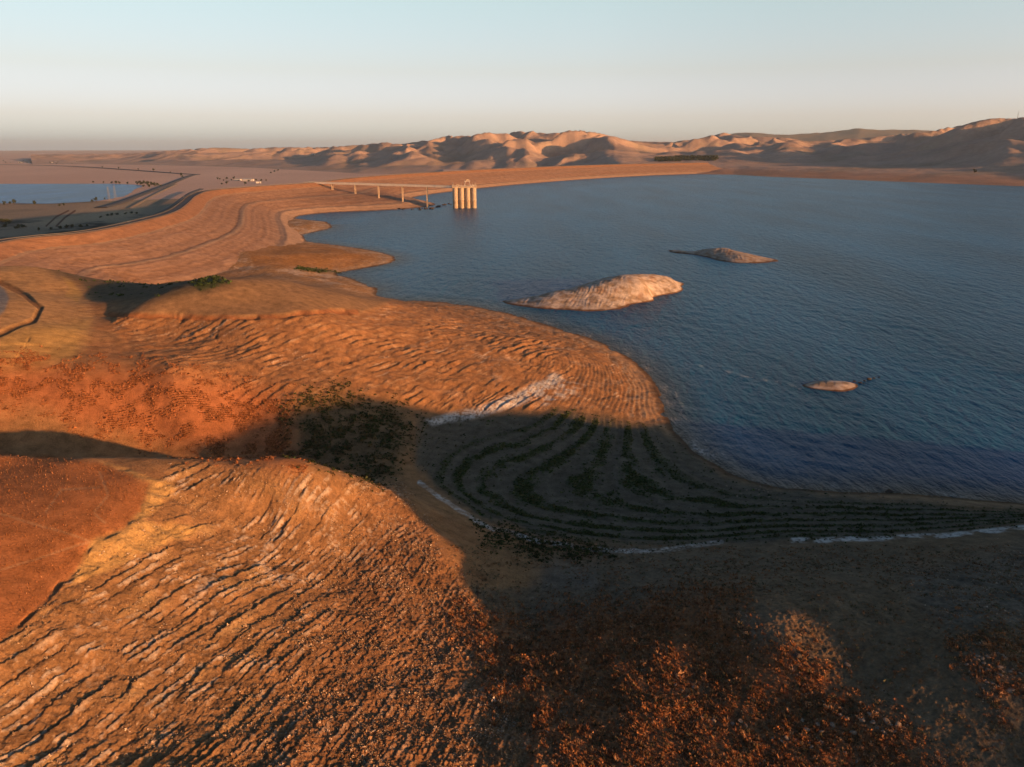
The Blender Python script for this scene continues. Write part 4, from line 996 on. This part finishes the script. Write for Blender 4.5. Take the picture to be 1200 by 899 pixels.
# ------------------------------------------------------------------ plants that nobody could count
def scatter(mask, n, seed):
    """points on the ground where the mask allows, even per square metre"""
    r = np.random.default_rng(seed)
    area = (d*np.gradient(dd[:r1])[:, None])*np.gradient(az[c0:c1])[None]
    p = (mask*area).ravel().astype(np.float64); p[p < 0] = 0; p /= p.sum()
    i = r.choice(len(p), n, p=p); q_ = np.stack([x.ravel()[i], y.ravel()[i], ZG[win].ravel()[i]], 1)
    step = np.maximum(.15, d.ravel()[i]*.001)
    q_[:, :2] += r.normal(size=(n, 2))*step[:, None]*.5
    return q_, i
def bushes(name, label, cat, pts, size, leaves, leaf, cols, seed, flat=.7, spiky=False, mat=None):
    r = np.random.default_rng(seed); n = len(pts)
    s = size*np.exp(r.normal(0, .33, n))
    P = np.repeat(pts, leaves, 0); S = np.repeat(s, leaves); m_ = len(P)
    if spiky:
        th = r.random(m_)*2*np.pi; tilt = r.uniform(.1, 1.0, m_)
        dv = np.stack([np.cos(th)*np.sin(tilt), np.sin(th)*np.sin(tilt), np.cos(tilt)], 1)
        side = np.stack([-np.sin(th), np.cos(th), np.zeros(m_)], 1)
        L = S*r.uniform(.6, 1.1, m_); w = S*leaf
        b = P+dv*(S*.05)[:, None]
        co = np.stack([b-side*w[:, None], b+side*w[:, None], b+dv*L[:, None]], 1)
    else:
        dv = r.normal(size=(m_, 3)); dv /= np.linalg.norm(dv, axis=1)[:, None]; dv[:, 2] = np.abs(dv[:, 2])
        p = P+dv*np.array([1, 1, flat])*(S*.5*r.uniform(.5, 1.05, m_))[:, None]
        a = r.normal(size=(m_, 3)); a /= np.linalg.norm(a, axis=1)[:, None]; b = r.normal(size=(m_, 3)); b /= np.linalg.norm(b, axis=1)[:, None]
        w = (S*leaf)[:, None]
        co = np.stack([p-a*w, p+a*w, p+b*w*1.6], 1)
    cs = np.array(cols, np.float32)[r.integers(0, len(cols), n)]*np.exp(r.normal(0, .22, n))[:, None]
    cv = np.repeat(np.repeat(cs, leaves, 0)*np.exp(r.normal(0, .15, m_))[:, None], 3, 0)
    o = link(name, mesh_np(name, co.reshape(-1, 3), None, np.arange(m_*3).reshape(-1, 3), colors=np.clip(cv, 0, 1)), mat or M_brush)
    return tag(o, label, cat, kind='stuff')
M_brush = soil_material('dry brush', fine=3, bump=0.0, var=.2, fine2=.5)
clump = sstep(-.9, .5, n6+.35*n1+.5*gn(x/14, y/14, 701))
bm_ = (brush_f*.9+brush_k*.8)*clump*(1-gul)*(1-.8*bare_f)+.05*brush_f
BC = [(.40, .165, .062), (.33, .13, .05), (.42, .20, .09), (.24, .115, .055), (.36, .21, .115), (.13, .10, .05)]
ptsb, _ = scatter(bm_, 7500, 1)
bushes('dry_brush', 'rust orange rounded dry brush covering the hollow at the bottom of the photo', 'brush', ptsb, .74, 26, .12, BC, 2)
ptsb, _ = scatter(bm_*.8+.25*brush_f, 20000, 31)
bushes('dry_tufts', 'thin orange grass tufts between the rounded brush at the bottom of the photo', 'grass', ptsb, .4, 12, .11, BC, 32, spiky=True)
ptsb, _ = scatter(((u > 520)*(u < 1250)*(v > 640)*(1-cove)*(1-brush_f)*(1-near_slope)*(1-bare_f)*sstep(-.1, .5, clump+n30*.6-.15)), 9000, 21)
bushes('dry_scrub', 'sparse brown scrub dotted over the shaded slope at lower right', 'brush', ptsb, .5, 10, .22, [(.24, .115, .055), (.16, .12, .07), (.30, .15, .07), (.12, .11, .06)], 22)
ptsb, _ = scatter(brush_strip*sstep(-.2, .4, n6+.4*gn(x/12, y/12, 703)), 13000, 3)
bushes('red_brush', 'reddish dry brush on the sunlit slope behind the near hill', 'brush', ptsb, .5, 9, .28, [(.33, .13, .052), (.28, .11, .045), (.23, .095, .042), (.36, .155, .07)], 4)
ptsb, _ = scatter(greens**1.5+.03*cove, 11000, 5)
bushes('green_scrub', 'dark green weeds growing in curved rows on the cove floor', 'weeds', ptsb, .55, 8, .3, [(.045, .068, .02), (.06, .078, .026), (.035, .05, .018), (.08, .08, .035)], 6)
ptsb, _ = scatter(dark_veg*sstep(-.8, .5, n6+.5*gn(x/14, y/14, 157)), 2600, 7)
bushes('green_brush', 'dark green brush in the shade at the head of the cove', 'brush', ptsb, .8, 11, .27, [(.035, .05, .018), (.045, .05, .02), (.11, .075, .035)], 8)
ptsb, _ = scatter(hollow_green+.03*hollow, 1600, 9)
bushes('reeds', 'green reeds in the dark hollow and the narrow inlet', 'reeds', ptsb, 1.4, 8, .3, [(.045, .07, .022), (.035, .05, .02)], 10)
ptsb, _ = scatter(zone([(560, 612), (620, 628), (700, 640), (720, 652), (640, 655), (580, 640)], 12, 1)*1.0, 900, 11)
bushes('bank_weeds', 'olive green weeds along the lower side of the pale shoreline streak', 'weeds', ptsb, .7, 10, .3, [(.045, .055, .02), (.07, .07, .028)], 12)
ptsb, _ = scatter(near_plateau*(d < 400), 20000, 13)
bushes('dry_grass', 'short orange dry grass on the flat hilltop at the left edge', 'grass', ptsb, .2, 6, .18, [(.38, .16, .06), (.32, .13, .05), (.42, .21, .10)], 14, spiky=True)
# loose stones of the near slope: too many to count
pst, _ = scatter((near_slope*(.3+lower)+.5*brush_k+.25*brush_f+.25*grey_r)*sstep(-.3, .6, n6+n1*.5)*(d < 260), 46000, 15)
bushes('gravel', 'loose broken stones strewn over the slope in the foreground', 'gravel', pst, .17, 5, .55, [(.34, .2, .105), (.42, .29, .18), (.24, .14, .08), (.5, .38, .28)], 16, flat=.4)

# ------------------------------------------------------------------ rocks one can count
RS = [(921, 868), (940, 846), (958, 850), (945, 857), (962, 858), (975, 852), (1010, 846), (1022, 849), (1028, 855), (1040, 848), (1046, 858), (1035, 861), (1052, 852), (1020, 840), (985, 841), (992, 845), (1000, 860)]
for u_, v_ in RS:
    p = hit(u_, v_)
    if p is not None: rock(p, random.uniform(.35, .62), 'pale boulder in the stony streak across the dry brush at bottom right', 'pale boulders in the stony streak at bottom right')
for u_, v_ in ((800, 810), (806, 818), (812, 806), (826, 814), (822, 842), (836, 846), (858, 850), (868, 846), (874, 852), (853, 843), (792, 803), (840, 836), (917, 872), (950, 878), (948, 872), (905, 866), (990, 885), (1003, 894)):
    p = hit(u_, v_)
    if p is not None: rock(p, random.uniform(.25, .5), 'small stone half hidden in the orange brush at bottom centre', 'stones in the orange brush')
for i in range(34):
    u_ = random.uniform(1128, 1198); v_ = random.uniform(758, 815)
    p = hit(u_, v_)
    if p is not None: rock(p, random.uniform(.2, .5), 'broken stone on the sunlit knob at the right edge', 'stones on the knob at the right edge')
for u_, v_, s_, lb in ((948, 772, .9, 'dark boulder in the shaded hollow below the bare patch, larger of two'), (934, 770, .7, 'dark boulder in the shaded hollow below the bare patch, smaller of two'), (992, 782, .7, 'lone grey boulder right of the dark pair in the shaded hollow')):
    p = hit(u_, v_)
    if p is not None: rock(p, s_, lb, None, u_ < 990, 'boulder')
sr = random.Random(3)
for i in range(70):
    u_ = sr.uniform(845, 1140); v_ = 571+(u_-845)*.018+sr.uniform(-2, 14)
    p = unproj(u_, v_, .8); gz_ = ground_z(p[0], p[1])
    if gz_ < .25: continue
    p = unproj(u_, v_, gz_); rock((p[0], p[1], ground_z(p[0], p[1])), sr.uniform(.18, .42), 'small pale stone on the shaded mud beach of the cove', 'stones on the cove beach')
rock(unproj(1042, 576.5, .1), 1.5, 'low dark rock at the water edge of the cove', None, True, 'boulder')

# ------------------------------------------------------------------ light, sky, air, camera
sun = bpy.data.lights.new('sun', 'SUN'); sun.energy = 4.0; sun.angle = R(.6); sun.color = (1.0, .465, .16)
so_ = bpy.data.objects.new('sun', sun); COL.objects.link(so_)
from mathutils import Vector
sd = Vector((math.sin(SUN_AZ)*math.cos(SUN_EL), math.cos(SUN_AZ)*math.cos(SUN_EL), math.sin(SUN_EL)))
so_.rotation_euler = sd.to_track_quat('Z', 'Y').to_euler()
w = bpy.data.worlds.new('World'); sc.world = w; w.use_nodes = True
t = w.node_tree; t.nodes.clear()
wo = t.nodes.new('ShaderNodeOutputWorld'); bg = t.nodes.new('ShaderNodeBackground'); sk = t.nodes.new('ShaderNodeTexSky')
sk.sky_type = 'NISHITA'; sk.sun_disc = False; sk.sun_elevation = SUN_EL; sk.sun_rotation = SUN_AZ; sk.altitude = 200; sk.air_density = 1.0; sk.dust_density = 1.2; sk.ozone_density = 1.5
bg.inputs['Strength'].default_value = .13
tcw = t.nodes.new('ShaderNodeTexCoord'); sx = t.nodes.new('ShaderNodeSeparateXYZ'); t.links.new(tcw.outputs['Generated'], sx.inputs[0])
rpw = t.nodes.new('ShaderNodeValToRGB'); e_ = rpw.color_ramp.elements
for pos_, c_ in ((1.0, (.23, .34, .42)), (0.0, (1.08, 1.42, 3.0)), (.035, (1.05, 1.05, 1.8)), (.087, (1.12, .94, 1.13)), (.174, (1.32, 1.14, 1.05)), (.3, (.42, .56, .68)), (.5, (.27, .38, .48))):
    el_ = e_[0] if pos_ == 0.0 else (e_[1] if pos_ == 1.0 else e_.new(pos_)); el_.position = pos_; el_.color = (*[a/3 for a in c_], 1)
t.links.new(sx.outputs['Z'], rpw.inputs['Fac']); mw = t.nodes.new('ShaderNodeMix'); mw.data_type = 'RGBA'; mw.blend_type = 'MULTIPLY'; mw.inputs[0].default_value = 1
t.links.new(rpw.outputs['Color'], mw.inputs[7])
t.links.new(sk.outputs[0], mw.inputs[6]); sc2 = t.nodes.new('ShaderNodeVectorMath'); sc2.operation = 'SCALE'; sc2.inputs['Scale'].default_value = 2.5
mrx = t.nodes.new('ShaderNodeMapRange'); mrx.inputs['From Min'].default_value = -.62; mrx.inputs['From Max'].default_value = .1; mrx.inputs['To Min'].default_value = 2.3; mrx.inputs['To Max'].default_value = 3.0
t.links.new(sx.outputs['X'], mrx.inputs['Value']); t.links.new(mrx.outputs[0], sc2.inputs['Scale'])
t.links.new(mw.outputs[2], sc2.inputs[0]); t.links.new(sc2.outputs[0], bg.inputs['Color']); t.links.new(bg.outputs[0], wo.inputs['Surface'])
HAZE = 1.7e-5
mb = MB(); mb.box((0, 0, 190), (100000, 100000, 520)); hz_o = mb.build('haze', None)
hm = bpy.data.materials.new('haze'); t, ns, lk = nt(hm); out = N(t, 'ShaderNodeOutputMaterial'); pv = N(t, 'ShaderNodeVolumePrincipled', ins={'Color': (.84, .94, 1.0, 1), 'Density': HAZE, 'Anisotropy': .2}); lk.new(pv.outputs[0], out.inputs['Volume'])
hz_o.data.materials.append(hm); tag(hz_o, kind='stuff')
cam = bpy.data.cameras.new('camera'); cam.lens = 36*FPX/1200; cam.sensor_width = 36; cam.clip_end = 120000; cam.clip_start = .5
co_ = bpy.data.objects.new('camera', cam); COL.objects.link(co_); co_.location = (0, 0, CAMZ); co_.rotation_euler = (math.pi/2-PITCH, 0, 0)
sc.camera = co_
sc.cycles.use_denoising = True
vs_ = sc.view_settings; vs_.view_transform = 'Standard'; vs_.look = 'None'; vs_.gamma = 1; vs_.use_curve_mapping = False; vs_.exposure = 1.05
print('built in', round(__import__('time').perf_counter()-T0, 1))
